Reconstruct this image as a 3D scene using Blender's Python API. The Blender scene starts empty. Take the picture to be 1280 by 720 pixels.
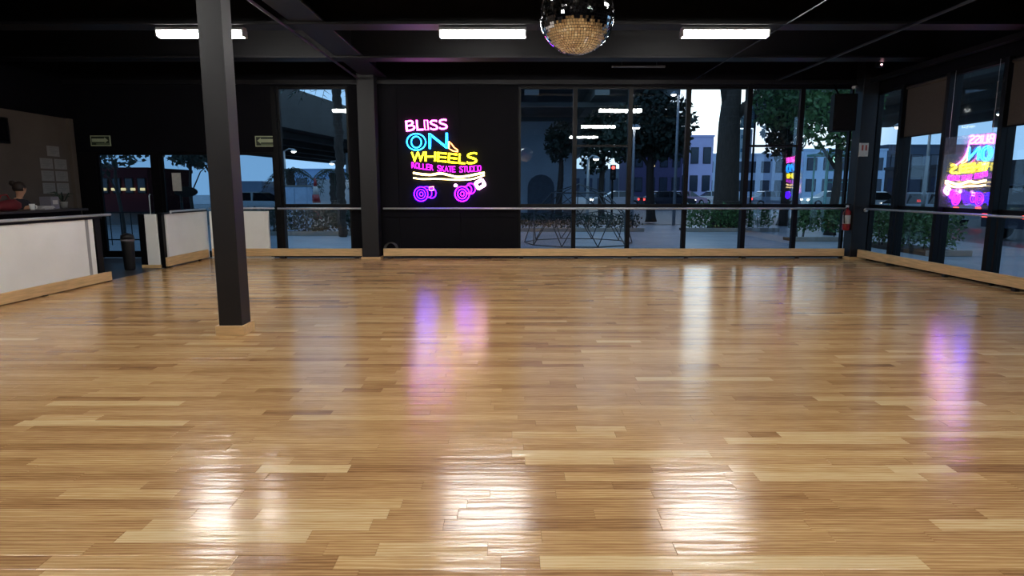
import bpy, bmesh, math, random
import numpy as np
from mathutils import Vector, Matrix

random.seed(7)
rng = np.random.default_rng(11)
R = math.radians
scene = bpy.context.scene
C = scene.collection

# ------------------------------------------------------------------ camera
cam_d = bpy.data.cameras.new('camera')
cam_d.sensor_width = 36.0
cam_d.lens = 36.0 * 790 / 1280
cam_d.clip_end = 400
cam = bpy.data.objects.new('camera', cam_d)
C.objects.link(cam)
cam.location = (0, 0, 1.45)
cam.rotation_euler = (R(90 - 8.85), 0, 0)
scene.camera = cam

# ------------------------------------------------------------------ view + world (dusk sky)
scene.view_settings.view_transform = 'Standard'
scene.view_settings.look = 'None'
scene.view_settings.gamma = 1.0
scene.view_settings.use_curve_mapping = False
scene.view_settings.exposure = 0.0

LAMP = 80.0          # strength of the ceiling tubes
SKY = 1.6

world = bpy.data.worlds.new('dusk_sky')
scene.world = world
world.use_nodes = True
nt = world.node_tree
nt.nodes.clear()
wo = nt.nodes.new('ShaderNodeOutputWorld')
bg = nt.nodes.new('ShaderNodeBackground')
tc = nt.nodes.new('ShaderNodeTexCoord')
sep = nt.nodes.new('ShaderNodeSeparateXYZ')
nt.links.new(tc.outputs['Generated'], sep.inputs[0])
ramp = nt.nodes.new('ShaderNodeValToRGB')
ramp.color_ramp.elements[0].position = 0.0
ramp.color_ramp.elements[0].color = (0.26, 0.47, 0.76, 1)
ramp.color_ramp.elements[1].position = 0.55
ramp.color_ramp.elements[1].color = (0.23, 0.40, 0.64, 1)
nt.links.new(sep.outputs[2], ramp.inputs[0])
dot = nt.nodes.new('ShaderNodeVectorMath'); dot.operation = 'DOT_PRODUCT'
sd = Vector((0.30, 0.94, 0.13)).normalized()      # where the sun has just set
dot.inputs[1].default_value = sd
nt.links.new(tc.outputs['Generated'], dot.inputs[0])
mr = nt.nodes.new('ShaderNodeMapRange')
mr.inputs[1].default_value = 0.965; mr.inputs[2].default_value = 1.0
nt.links.new(dot.outputs['Value'], mr.inputs[0])
pw = nt.nodes.new('ShaderNodeMath'); pw.operation = 'POWER'; pw.inputs[1].default_value = 1.6
nt.links.new(mr.outputs[0], pw.inputs[0])
mx = nt.nodes.new('ShaderNodeMix'); mx.data_type = 'RGBA'
mx.inputs[7].default_value = (1.6, 1.8, 1.9, 1)
nt.links.new(pw.outputs[0], mx.inputs[0])
nt.links.new(ramp.outputs[0], mx.inputs[6])
nt.links.new(mx.outputs[2], bg.inputs[0])
bg.inputs[1].default_value = SKY
nt.links.new(bg.outputs[0], wo.inputs[0])


# ------------------------------------------------------------------ materials
MATS = {}
def srgb(r, g, b):
    f = lambda c: (c / 255 / 12.92) if c / 255 <= 0.04045 else ((c / 255 + 0.055) / 1.055) ** 2.4
    return (f(r), f(g), f(b))

def mat(name, col, rough=0.5, metal=0.0, var=0.12, scale=4.0, bump=0.0, coat=0.0, stretch=(1, 1, 1), spec=0.5):
    if name in MATS: return MATS[name]
    m = bpy.data.materials.new(name); MATS[name] = m
    m.use_nodes = True
    t = m.node_tree; n = t.nodes; l = t.links
    p = n['Principled BSDF']
    p.inputs['Roughness'].default_value = rough
    p.inputs['Metallic'].default_value = metal
    p.inputs['Specular IOR Level'].default_value = spec
    p.inputs['Coat Weight'].default_value = coat
    p.inputs['Coat Roughness'].default_value = 0.1
    co = n.new('ShaderNodeTexCoord'); mp = n.new('ShaderNodeMapping')
    mp.inputs['Scale'].default_value = stretch
    l.new(co.outputs['Object'], mp.inputs[0])
    nz = n.new('ShaderNodeTexNoise'); nz.inputs['Scale'].default_value = scale; nz.inputs['Detail'].default_value = 4
    l.new(mp.outputs[0], nz.inputs[0])
    rp = n.new('ShaderNodeValToRGB')
    a = [max(0, c * (1 - var)) for c in col]; b = [min(1, c * (1 + var)) for c in col]
    rp.color_ramp.elements[0].color = (*a, 1); rp.color_ramp.elements[0].position = 0.3
    rp.color_ramp.elements[1].color = (*b, 1); rp.color_ramp.elements[1].position = 0.7
    l.new(nz.outputs[0], rp.inputs[0]); l.new(rp.outputs[0], p.inputs['Base Color'])
    if bump:
        bp = n.new('ShaderNodeBump'); bp.inputs['Strength'].default_value = bump; bp.inputs['Distance'].default_value = 0.02
        l.new(nz.outputs[0], bp.inputs['Height']); l.new(bp.outputs[0], p.inputs['Normal'])
    return m

def emit(name, col, strength):
    if name in MATS: return MATS[name]
    m = bpy.data.materials.new(name); MATS[name] = m
    m.use_nodes = True
    t = m.node_tree; n = t.nodes
    p = n['Principled BSDF']
    p.inputs['Base Color'].default_value = (*[min(1, c) * 0.6 for c in col], 1)
    p.inputs['Emission Color'].default_value = (*col, 1)
    p.inputs['Emission Strength'].default_value = strength
    return m

def glass(name, tint, ior=1.5, haze=0.0):
    """architectural pane: clear with Fresnel reflection on both faces"""
    if name in MATS: return MATS[name]
    m = bpy.data.materials.new(name); MATS[name] = m
    m.use_nodes = True
    t = m.node_tree; n = t.nodes; l = t.links
    n.clear()
    out = n.new('ShaderNodeOutputMaterial'); mix = n.new('ShaderNodeMixShader')
    tr = n.new('ShaderNodeBsdfTransparent'); gl = n.new('ShaderNodeBsdfGlossy')
    tr.inputs[0].default_value = (*tint, 1); gl.inputs['Roughness'].default_value = 0.0
    geo = n.new('ShaderNodeNewGeometry'); mrn = n.new('ShaderNodeMapRange'); fr = n.new('ShaderNodeFresnel')
    mrn.inputs[3].default_value = ior; mrn.inputs[4].default_value = 1 / ior
    l.new(geo.outputs['Backfacing'], mrn.inputs[0]); l.new(mrn.outputs[0], fr.inputs[0])
    l.new(fr.outputs[0], mix.inputs[0]); l.new(tr.outputs[0], mix.inputs[1]); l.new(gl.outputs[0], mix.inputs[2])
    last = mix.outputs[0]
    if haze:
        df = n.new('ShaderNodeBsdfTranslucent'); df2 = n.new('ShaderNodeBsdfDiffuse'); a = n.new('ShaderNodeAddShader'); mz = n.new('ShaderNodeMixShader')
        for q in (df, df2): q.inputs[0].default_value = (0.45, 0.45, 0.5, 1)
        l.new(df.outputs[0], a.inputs[0]); l.new(df2.outputs[0], a.inputs[1])
        mz.inputs[0].default_value = haze; l.new(last, mz.inputs[1]); l.new(a.outputs[0], mz.inputs[2]); last = mz.outputs[0]
    l.new(last, out.inputs[0])
    return m

def oak_floor():
    m = bpy.data.materials.new('oak_strip'); MATS['oak_strip'] = m
    m.use_nodes = True
    t = m.node_tree; n = t.nodes; l = t.links
    p = n['Principled BSDF']
    at = n.new('ShaderNodeAttribute'); at.attribute_name = 'plank'
    sp = n.new('ShaderNodeSeparateColor'); l.new(at.outputs['Color'], sp.inputs[0])
    geo = n.new('ShaderNodeNewGeometry')
    off = n.new('ShaderNodeCombineXYZ')
    for i, k in ((1, 0), (2, 1)):
        mu = n.new('ShaderNodeMath'); mu.operation = 'MULTIPLY'; mu.inputs[1].default_value = 40.0
        l.new(sp.outputs[i], mu.inputs[0]); l.new(mu.outputs[0], off.inputs[k])
    ad = n.new('ShaderNodeVectorMath'); ad.operation = 'ADD'
    l.new(geo.outputs['Position'], ad.inputs[0]); l.new(off.outputs[0], ad.inputs[1])
    def mapped(sx, sy):
        mp = n.new('ShaderNodeMapping'); mp.inputs['Scale'].default_value = (sx, sy, 1)
        l.new(ad.outputs[0], mp.inputs[0]); return mp.outputs[0]
    # cathedral growth rings, stretched along the board
    wv = n.new('ShaderNodeTexWave'); wv.wave_type = 'BANDS'; wv.bands_direction = 'Y'
    wv.inputs['Scale'].default_value = 1.0; wv.inputs['Distortion'].default_value = 9.0
    wv.inputs['Detail'].default_value = 2.5; wv.inputs['Detail Scale'].default_value = 0.6
    l.new(mapped(1.5, 15), wv.inputs[0])
    fine = n.new('ShaderNodeTexNoise'); fine.inputs['Scale'].default_value = 1.0; fine.inputs['Detail'].default_value = 5
    l.new(mapped(7, 150), fine.inputs[0])
    broad = n.new('ShaderNodeTexNoise'); broad.inputs['Scale'].default_value = 1.0; broad.inputs['Detail'].default_value = 3
    l.new(mapped(1.6, 12), broad.inputs[0])
    def math(op, a, b):
        x = n.new('ShaderNodeMath'); x.operation = op
        for i, v in enumerate((a, b)):
            if isinstance(v, (int, float)): x.inputs[i].default_value = v
            else: l.new(v, x.inputs[i])
        return x.outputs[0]
    g = math('ADD', math('MULTIPLY', math('SUBTRACT', wv.outputs[1], 0.5), 0.28),
             math('ADD', math('MULTIPLY', math('SUBTRACT', fine.outputs[0], 0.5), 0.74),
                  math('MULTIPLY', math('SUBTRACT', broad.outputs[0], 0.5), 0.46)))
    tone = math('ADD', sp.outputs[0], g)
    rp = n.new('ShaderNodeValToRGB'); e = rp.color_ramp.elements
    e[0].position = 0.02; e[0].color = (*srgb(120, 84, 54), 1)
    e[1].position = 0.98; e[1].color = (*srgb(228, 200, 154), 1)
    for pos, c in ((0.28, (164, 121, 79)), (0.5, (190, 147, 98)), (0.72, (212, 173, 120))):
        x = e.new(pos); x.color = (*srgb(*c), 1)
    l.new(tone, rp.inputs[0]); l.new(rp.outputs[0], p.inputs['Base Color'])
    ro = math('ADD', 0.14, math('MULTIPLY', broad.outputs[0], 0.08))
    l.new(ro, p.inputs['Roughness'])
    # gentle cupping waves of the varnish across the boards
    wvy = n.new('ShaderNodeTexNoise'); wvy.inputs['Scale'].default_value = 1.0; wvy.inputs['Detail'].default_value = 2
    l.new(mapped(1.8, 22), wvy.inputs[0])
    h = math('ADD', math('MULTIPLY', wvy.outputs[0], 1.0), math('MULTIPLY', fine.outputs[0], 0.06))
    bp = n.new('ShaderNodeBump'); bp.inputs['Strength'].default_value = 0.55; bp.inputs['Distance'].default_value = 0.0046
    l.new(h, bp.inputs['Height']); l.new(bp.outputs[0], p.inputs['Normal'])
    p.inputs['Specular IOR Level'].default_value = 0.64
    return m

M_oak = oak_floor()
M_board = mat('oak_board', srgb(212, 176, 126), 0.45, var=0.16, scale=3, stretch=(1.2, 14, 14), bump=0.05)
M_black = mat('black_paint', srgb(8, 8, 15), 0.7, var=0.2, scale=2, spec=0.12)
M_ceil = mat('black_ceiling', srgb(7, 7, 10), 0.8, var=0.25, scale=1.2, spec=0.2)
M_frame = mat('black_aluminium', srgb(7, 7, 10), 0.45, var=0.1, spec=0.2)
M_col = mat('charcoal_column_paint', srgb(21, 21, 25), 0.5, var=0.1, scale=3, spec=0.4)
M_white = mat('white_panel_paint', srgb(238, 239, 236), 0.5, var=0.05, scale=1.5)
M_grey = mat('grey_plaster', srgb(84, 74, 66), 0.8, var=0.12, scale=1.5, bump=0.05)
M_lobby = mat('dark_tile', srgb(62, 62, 66), 0.35, var=0.15, scale=2)
M_steel = mat('satin_steel', srgb(206, 208, 212), 0.35, metal=0.35, var=0.06, scale=30)
M_dark = mat('dark_rubber', srgb(20, 20, 22), 0.6)
M_beam = mat('painted_beam', srgb(9, 8, 13), 0.5, var=0.15, scale=2, spec=0.35)
M_pipe = mat('grey_conduit', srgb(46, 46, 52), 0.45, metal=0.2)
M_lamp = emit('lamp_tube', (1.0, 0.975, 0.93), LAMP)
M_house = mat('lamp_housing', srgb(150, 150, 150), 0.5)
M_glass = glass('window_glass', (0.90, 0.93, 0.93))
M_glassd = glass('tinted_door_glass', (0.62, 0.70, 0.74))
M_glassr = glass('reflective_window_glass', (0.74, 0.77, 0.82), 2.1)
M_mirror = mat('mirror_tile', (0.74, 0.74, 0.74), 0.05, metal=1.0, var=0.05, scale=40)
M_paper = mat('paper', srgb(180, 178, 174), 0.8, var=0.1, scale=25)
M_shade = mat('roller_shade_fabric', srgb(64, 58, 55), 0.9, var=0.1, scale=40)
M_red = mat('red_enamel', srgb(140, 16, 20), 0.3, coat=0.4)
M_glow = mat('pale_green_sign', srgb(168, 178, 146), 0.5)
M_sgreen = mat('dark_green_sign', srgb(26, 40, 26), 0.5)
M_pave = mat('pavement', srgb(150, 154, 160), 0.5, var=0.14, scale=1.2, bump=0.05)
M_road = mat('asphalt', srgb(74, 76, 82), 0.45, var=0.2, scale=3)
M_conc = mat('concrete', srgb(116, 116, 112), 0.8, var=0.14, scale=0.6)
M_concd = mat('dark_concrete', srgb(72, 72, 70), 0.8, var=0.2, scale=0.6)  # darker grey than the plain concrete, for the elevated road
M_kerb = mat('kerb_stone', srgb(140, 136, 128), 0.8)
M_soil = mat('soil', srgb(46, 38, 30), 0.9)
M_leaf = mat('leaf_green', srgb(72, 106, 58), 0.6, var=0.35, scale=9)
M_leafd = mat('leaf_dark', srgb(34, 50, 38), 0.6, var=0.35, scale=9)
M_bark = mat('bark', srgb(58, 50, 44), 0.9, var=0.3, scale=8, bump=0.4, stretch=(3, 3, 0.5))
M_tyre = mat('tyre', srgb(18, 18, 19), 0.8)
M_cglass = mat('car_glass', srgb(24, 30, 36), 0.08, coat=0.5)
M_head = emit('headlight', (1.0, 0.95, 0.86), 9.0)
M_tail = emit('taillight', (1.0, 0.06, 0.05), 6.0)
M_lampo = emit('street_lamp_light', (1.0, 0.97, 0.88), 14.0)
M_warm = emit('warm_light', (1.0, 0.72, 0.36), 1.6)
M_hub = mat('hubcap', srgb(150, 152, 156), 0.35, metal=0.7)


# ------------------------------------------------------------------ mesh helpers
class MB:
    def __init__(s): s.v = []; s.f = []; s.sm = []
    def add(s, vs, fs, smooth=False):
        o = len(s.v); s.v += [tuple(x) for x in vs]
        s.f += [tuple(i + o for i in q) for q in fs]; s.sm += [smooth] * len(fs)
        return s
    def box(s, x0, x1, y0, y1, z0, z1, c=0.0):
        """box with an optional chamfer c on every edge"""
        if x0 > x1: x0, x1 = x1, x0
        if y0 > y1: y0, y1 = y1, y0
        if c <= 0:
            vs = [(x, y, z) for x in (x0, x1) for y in (y0, y1) for z in (z0, z1)]
            return s.add(vs, [(0, 1, 3, 2), (4, 6, 7, 5), (0, 4, 5, 1), (2, 3, 7, 6), (0, 2, 6, 4), (1, 5, 7, 3)])
        bm = bmesh.new()
        bmesh.ops.create_cube(bm, size=1)
        for v in bm.verts:
            v.co = ((x0 + x1) / 2 + v.co.x * (x1 - x0), (y0 + y1) / 2 + v.co.y * (y1 - y0), (z0 + z1) / 2 + v.co.z * (z1 - z0))
        bmesh.ops.bevel(bm, geom=bm.edges[:], offset=c, segments=1, affect='EDGES')
        bm.verts.index_update()
        s.add([v.co[:] for v in bm.verts], [[v.index for v in f.verts] for f in bm.faces])
        bm.free(); return s
    def tube(s, pts, r, n=8, closed=False, cap=True):
        pts = [Vector(p) for p in pts]; N = len(pts)
        rr = r if isinstance(r, (list, tuple)) else [r] * N
        vs = []; prev = None
        for i, p in enumerate(pts):
            if closed: d = pts[(i + 1) % N] - pts[i - 1]
            else: d = pts[min(i + 1, N - 1)] - pts[max(i - 1, 0)]
            if d.length < 1e-9: d = Vector((0, 0, 1))
            d.normalize()
            if prev is None:
                a = Vector((0, 0, 1)) if abs(d.z) < 0.9 else Vector((1, 0, 0))
                u = d.cross(a).normalized()
            else:
                u = (prev - d * prev.dot(d))
                u = u.normalized() if u.length > 1e-6 else d.orthogonal().normalized()
            prev = u; w = d.cross(u)
            for k in range(n):
                a = 2 * math.pi * k / n
                vs.append(p + (u * math.cos(a) + w * math.sin(a)) * rr[i])
        fs = []
        for i in range(N if closed else N - 1):
            j = (i + 1) % N
            for k in range(n):
                k2 = (k + 1) % n
                fs.append((i * n + k, i * n + k2, j * n + k2, j * n + k))
        if cap and not closed:
            fs.append(tuple(range(n - 1, -1, -1))); fs.append(tuple(range((N - 1) * n, N * n)))
        return s.add(vs, fs, True)
    def lathe(s, prof, c=(0, 0, 0), n=20, axis='z'):
        """profile of (radius, height) turned round an axis through c"""
        vs = []; fs = []
        for (r, h) in prof:
            for k in range(n):
                a = 2 * math.pi * k / n
                q = (r * math.cos(a), r * math.sin(a), h)
                if axis == 'x': q = (q[2], q[0], q[1])
                if axis == 'y': q = (q[1], q[2], q[0])
                vs.append((c[0] + q[0], c[1] + q[1], c[2] + q[2]))
        for i in range(len(prof) - 1):
            for k in range(n):
                k2 = (k + 1) % n
                fs.append((i * n + k, i * n + k2, (i + 1) * n + k2, (i + 1) * n + k))
        fs.append(tuple(range(n - 1, -1, -1))); fs.append(tuple(range((len(prof) - 1) * n, len(prof) * n)))
        return s.add(vs, fs, True)
    def prism(s, poly, y0, y1, axis='y'):
        """polygon (a, b) pushed from y0 to y1 along an axis: y -> (a, y, b), x -> (y, a, b), z -> (a, b, y)"""
        n = len(poly); vs = []
        for y in (y0, y1):
            for a, b in poly:
                vs.append((a, y, b) if axis == 'y' else (y, a, b) if axis == 'x' else (a, b, y))
        fs = [tuple(range(n)), tuple(range(2 * n - 1, n - 1, -1))]
        for i in range(n):
            j = (i + 1) % n; fs.append((i, i + n, j + n, j))
        return s.add(vs, fs)
    def build(s, name, m, parent=None, label=None, cat=None, group=None, kind=None):
        me = bpy.data.meshes.new(name)
        if parent is None:
            a = np.array(s.v); base = Vector(((a[:, 0].min() + a[:, 0].max()) / 2, (a[:, 1].min() + a[:, 1].max()) / 2, a[:, 2].min()))
            off = base
        else:
            off = Vector((0, 0, 0)); q = parent
            while q: off = off + q.location; q = q.parent
        me.from_pydata([(x - off[0], y - off[1], z - off[2]) for x, y, z in s.v], [], s.f)
        bm = bmesh.new(); bm.from_mesh(me); bmesh.ops.recalc_face_normals(bm, faces=bm.faces); bm.to_mesh(me); bm.free()
        me.polygons.foreach_set('use_smooth', s.sm)
        me.materials.append(m)
        o = bpy.data.objects.new(name, me); C.objects.link(o)
        if parent is None: o.location = off
        else: o.parent = parent
        return tag(o, label, cat, group, kind)

def tag(o, label=None, cat=None, group=None, kind=None):
    if label: o['label'] = label
    if cat: o['category'] = cat
    if group: o['group'] = group
    if kind: o['kind'] = kind
    return o

def thing(name, label, cat, loc=(0, 0, 0), group=None, kind=None):
    o = bpy.data.objects.new(name, None); C.objects.link(o)
    o.location = loc; o.empty_display_size = 0.2
    return tag(o, label, cat, group, kind)

def copy_tree(o, parent=None):
    c = o.copy(); C.objects.link(c); c.parent = parent
    for ch in list(o.children): copy_tree(ch, c)
    return c

def bx(name, m, b, parent=None, c=0.0, **k):
    return MB().box(*b, c=c).build(name, m, parent, **k)

def struct(name, m, boxes, label, cat, parent=None, c=0.0):
    mb = MB()
    for b in boxes: mb.box(*b, c=c)
    return mb.build(name, m, parent, label, cat, kind='structure')

DW = 13.57      # back wall
XR = 7.42       # right glazing
XL = -6.49      # low partitions
XLL = -9.30     # lobby wall
CZ = 4.25       # ceiling
YR = -4.0       # rear wall behind the camera


# ================================================================== STRUCTURE
# ---------------------------------------------------------------- floor and its oak strips
floor = struct('floor', M_dark, [(XL - 0.02, XR + 0.05, YR, DW, -0.12, -0.014)],
               'polished oak strip floor of the skating hall', 'floor')

def plank_arrays(L, W, tone, tilt_y, tilt_x, dz):
    g = 0.0003; b = 0.0009; hx = L / 2 - g; hy = W / 2 - g
    top = [(-hx + b, -hy + b), (hx - b, -hy + b), (hx - b, hy - b), (-hx + b, hy - b)]
    mid = [(-hx, -hy), (hx, -hy), (hx, hy), (-hx, hy)]
    z = lambda x, y: dz + tilt_y * y + tilt_x * x
    v = [(x, y, z(x, y)) for x, y in top] + [(x, y, z(x, y) - 0.0008) for x, y in mid] + [(x, y, -0.0135) for x, y in mid]
    f = [(0, 1, 2, 3)]
    for i in range(4):
        j = (i + 1) % 4
        f.append((i + 4, j + 4, j, i)); f.append((i + 8, j + 8, j + 4, i + 4))
    return v, f

PW = 0.094
Y0 = 2.246 - PW * 66
forced = [  # (row centre, x0, x1, tone) boards that stand out in the hall
    (2.29, 0.11, 1.62, 0.93), (2.38, -0.55, -0.10, 0.78), (2.47, -1.66, -0.86, 0.92), (2.66, -1.15, -0.56, 0.85),
    (2.57, -0.30, 0.65, 0.30), (3.45, -2.9, -1.90, 0.34), (3.33, 0.0, 1.10, 0.88), (3.05, 1.25, 2.10, 0.85),
    (3.22, 0.07, 0.55, 0.78), (3.62, 1.6, 3.2, 0.84), (3.52, 1.25, 2.30, 0.82), (3.60, 0.0, 0.62, 0.74),
    (3.80, -3.1, -2.05, 0.86), (2.20, -1.8, -1.07, 0.80), (2.75, -2.4, -1.3, 0.40), (2.94, 0.5, 1.1, 0.32)]
planks = []
row = 0; y = Y0 + PW / 2
while y < DW - 0.02:
    fz = [q for q in forced if abs(q[0] - y) < PW / 2]
    x = XL + 0.0; end = XR + 0.04
    x -= random.uniform(0, 0.9)
    while x < end:
        L = random.choice((0.32, 0.45, 0.6, 0.75, 0.9, 1.1, 1.3, 1.6)) * random.uniform(0.88, 1.12)
        t = min(0.95, max(0.08, random.gauss(0.52, 0.085)))
        if random.random() < 0.05: t = random.uniform(0.72, 0.88)
        if random.random() < 0.05: t = random.uniform(0.24, 0.36)
        nx = x + L
        if x < XL and nx < XL + 0.15: nx = XL + 0.3
        if end - nx < 0.15: nx = end
        for q in fz:
            if x + 0.01 < q[1] < nx + 0.15: nx = q[1]
            elif abs(x - q[1]) <= 0.01: nx = q[2]; t = q[3]
        a, b = max(x, XL), min(nx, end)
        if b - a > 0.002: planks.append((a, b, y, t))
        x = nx
    y += PW
def pix(X, Y, Z):
    p = R(8.85); zc = Y * math.cos(p) - (Z - 1.45) * math.sin(p); v = Y * math.sin(p) + (Z - 1.45) * math.cos(p)
    return 640 + 790 * X / zc, 360 - 790 * v / zc
def shown(pk):
    a, b, y, t = pk
    if y < 2.15: return 0
    x0, v0 = pix(a, y, 0); x1, v1 = pix(b, y, 0)
    w = min(x1, 1280) - max(x0, 0)
    return max(0, w) * (pix(0, y - PW / 2, 0)[1] - pix(0, y + PW / 2, 0)[1])
order = sorted(range(len(planks)), key=lambda i: -shown(planks[i]))
near = set(order[:300])
V = []; F = []; K = []
for i, (a, b, y, t) in enumerate(planks):
    ty = random.gauss(0, 0.0034); tx = random.gauss(0, 0.0006) * min(1, 0.6 / (b - a)); dz = random.uniform(-0.0003, 0.0001)
    v, f = plank_arrays(b - a, PW, t, ty, tx, dz)
    col = (t, random.random(), random.random(), 1)
    cx = (a + b) / 2
    if i in near:
        me = bpy.data.meshes.new('plank'); me.from_pydata(v, [], f)
        ca = me.color_attributes.new('plank', 'FLOAT_COLOR', 'POINT')
        ca.data.foreach_set('color', np.tile(col, len(v)).astype(np.float32))
        me.materials.append(M_oak)
        o = bpy.data.objects.new('plank', me); C.objects.link(o); o.parent = floor
        o.location = Vector((cx, y, 0)) - floor.location
    else:
        k = len(V); V += [(p[0] + cx, p[1] + y, p[2]) for p in v]; F += [tuple(q + k for q in ff) for ff in f]; K += [col] * len(v)
me = bpy.data.meshes.new('plank_field'); fl = floor.location
me.from_pydata([(p[0] - fl.x, p[1] - fl.y, p[2] - fl.z) for p in V], [], F)
ca = me.color_attributes.new('plank', 'FLOAT_COLOR', 'POINT')
ca.data.foreach_set('color', np.array(K, dtype=np.float32).ravel())
me.materials.append(M_oak)
o = bpy.data.objects.new('plank_field', me); C.objects.link(o); o.parent = floor
o['kind'] = 'stuff'

struct('floor_lobby', M_lobby, [(XLL - 0.1, XL - 0.025, YR, DW, -0.12, -0.004)], 'dark tiled floor behind the white low walls', 'floor')

# ---------------------------------------------------------------- ceiling, beams, conduits
ceil = struct('ceiling', M_ceil, [(XLL - 0.3, XR + 0.3, YR - 0.2, DW + 0.3, CZ, CZ + 0.2)], 'black painted ceiling above the skating hall', 'ceiling')
for y0, y1, z0 in ((0.2, 0.55, 3.70), (2.4, 2.75, 3.70), (4.65, 5.0, 3.70), (6.9, 7.25, 3.70), (9.15, 9.50, 3.70), (11.40, 11.75, 3.70)):
    mb = MB()
    mb.box(XLL, XR, y0, y1, z0, z0 + 0.035, 0.004)
    mb.box(XLL, XR, (y0 + y1) / 2 - 0.03, (y0 + y1) / 2 + 0.03, z0 + 0.035, CZ - 0.03)
    mb.box(XLL, XR, y0, y1, CZ - 0.035, CZ - 0.002)
    mb.build('beam', M_beam, ceil)
mb = MB()
mb.box(-3.06, -2.60, YR, DW, 3.735, 3.77, 0.004); mb.box(-2.86, -2.80, YR, DW, 3.77, CZ - 0.03); mb.box(-3.06, -2.60, YR, DW, CZ - 0.035, CZ - 0.003)
mb.build('beam', M_beam, ceil)
for X, z, r in ((5.47, 3.675, 0.022), (3.75, 3.685, 0.008), (-3.10, 3.66, 0.02)):
    mb = MB(); mb.tube([(X, YR, z), (X, DW - 0.02, z)], r, 8)
    mb.build('conduit', M_pipe, ceil)
bx('edge_trim', M_beam, (XR - 0.22, XR - 0.1, YR, 13.3, 3.58, 3.66), ceil)

# ---------------------------------------------------------------- walls
struct('wall_rear', M_black, [(XLL - 0.2, XR + 0.2, YR - 0.15, YR, 0, CZ)], 'plain dark wall at the near end of the hall', 'wall')
wb = struct('wall_back', M_black, [
    (XLL, -4.95, DW, DW + 0.18, 2.23, CZ),           # header over the doors
    (-4.95, XR + 0.15, DW, DW + 0.18, 3.56, CZ),     # header over the glazing
    (-3.42, 0.14, DW, DW + 0.18, 0, 3.56),           # black panel with the sign
    (-4.95, XR, DW + 0.02, DW + 0.16, 0, 0.08)],
    'matt black end wall with a header over the glazing', 'wall')
# painted sheets on the sign wall, with open joints
for x0, x1 in ((-2.76, -2.40), (-2.392, -1.10), (-1.092, 0.13)):
    bx('wall_sheet', M_black, (x0, x1, DW - 0.014, DW, 1.02, 3.55), wb, 0.002)
    bx('wall_sheet', M_black, (x0, x1, DW - 0.014, DW, 0.87, 1.01), wb, 0.002)
    bx('wall_sheet', M_black, (x0, x1, DW - 0.020, DW, 0.0, 0.86), wb, 0.002)
struct('trim_1', M_beam, [(XLL, XR, DW - 0.07, DW, 3.60, 3.68)], 'thin dark ledge running above the end wall windows', 'trim')
struct('wall_left', M_black, [(XLL - 0.18, XLL, YR, DW + 0.18, 0, CZ)], 'black wall high above the reception area', 'wall')
wl = struct('wall_left_lower', M_grey, [(XLL, XLL + 0.09, 3.0, DW - 0.02, 0, 2.90)], 'grey plaster wall with paper notices behind the reception desk', 'wall')
bx('wall_end_pilaster', M_grey, (XLL + 0.09, XLL + 0.16, 13.40, DW - 0.03, 0, 2.90), wl, 0.004)

# right wall: header, sill and black piers, glazing between
struct('wall_right', M_black, [(XR, XR + 0.16, YR, DW + 0.18, 3.40, CZ), (XR, XR + 0.16, YR, 5.95, 0, 3.40), (XR, XR + 0.16, 5.95, DW, 0, 0.10)],
       'black header and base around the street side glazing', 'wall')

# ---------------------------------------------------------------- windows of the end wall
def window(n, x0, x1, z0, z1, bars, label, gm=M_glass, vbars=(), y=DW + 0.03):
    fw = 0.045
    mb = MB()
    mb.box(x0, x0 + fw, y, y + 0.10, z0, z1); mb.box(x1 - fw, x1, y, y + 0.10, z0, z1)
    mb.box(x0 + fw, x1 - fw, y, y + 0.10, z1 - fw, z1); mb.box(x0 + fw, x1 - fw, y, y + 0.10, z0, z0 + fw)
    o = mb.build('window_%d' % n, M_frame, None, label, 'window', kind='structure')
    zs = [z0 + fw] + [b for b in bars] + [z1 - fw]
    for b, h in [(b, 0.07 if abs(b - 1.11) < 0.02 else 0.045) for b in bars]:
        bx('mullion', M_frame, (x0 + fw, x1 - fw, y + 0.01, y + 0.09, b - h / 2, b + h / 2), o)
    hs = [0] + [(0.07 if abs(b - 1.11) < 0.02 else 0.045) / 2 for b in bars] + [0]
    for i in range(len(zs) - 1):
        bx('pane', gm, (x0 + fw, x1 - fw, y + 0.045, y + 0.053, zs[i] + hs[i], zs[i + 1] - hs[i + 1]), o)
    return o
window(1, -4.90, -3.42, 0.08, 3.56, (1.11,), 'tall black framed window left of the neon sign wall')
E = [0.14, 1.32, 2.48, 3.69, 4.93, 6.06, 7.12]
wl_ = ['window next to the neon sign wall, first of the end row', 'window with a vent sash, second from the neon sign wall',
       'window third from the neon sign wall, by the dark tree crown', 'window in front of the thick tree trunk and bright sky',
       'window with a vent sash that mirrors the small neon sign', 'last window of the end row, behind the loudspeaker']
for i in range(6):
    bars = (1.11, 2.36) if i in (1, 4) else (1.11,)
    window(i + 2, E[i], E[i + 1], 0.08, 3.56, bars, 'black framed ' + wl_[i], M_glassr if i in (0, 2, 4) else M_glass)
bx('trim_2', M_frame, (4.88, 4.98, DW - 0.05, DW + 0.02, 0, 3.56), kind='structure', label='black post between the fourth and fifth end wall windows', cat='trim')

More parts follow.
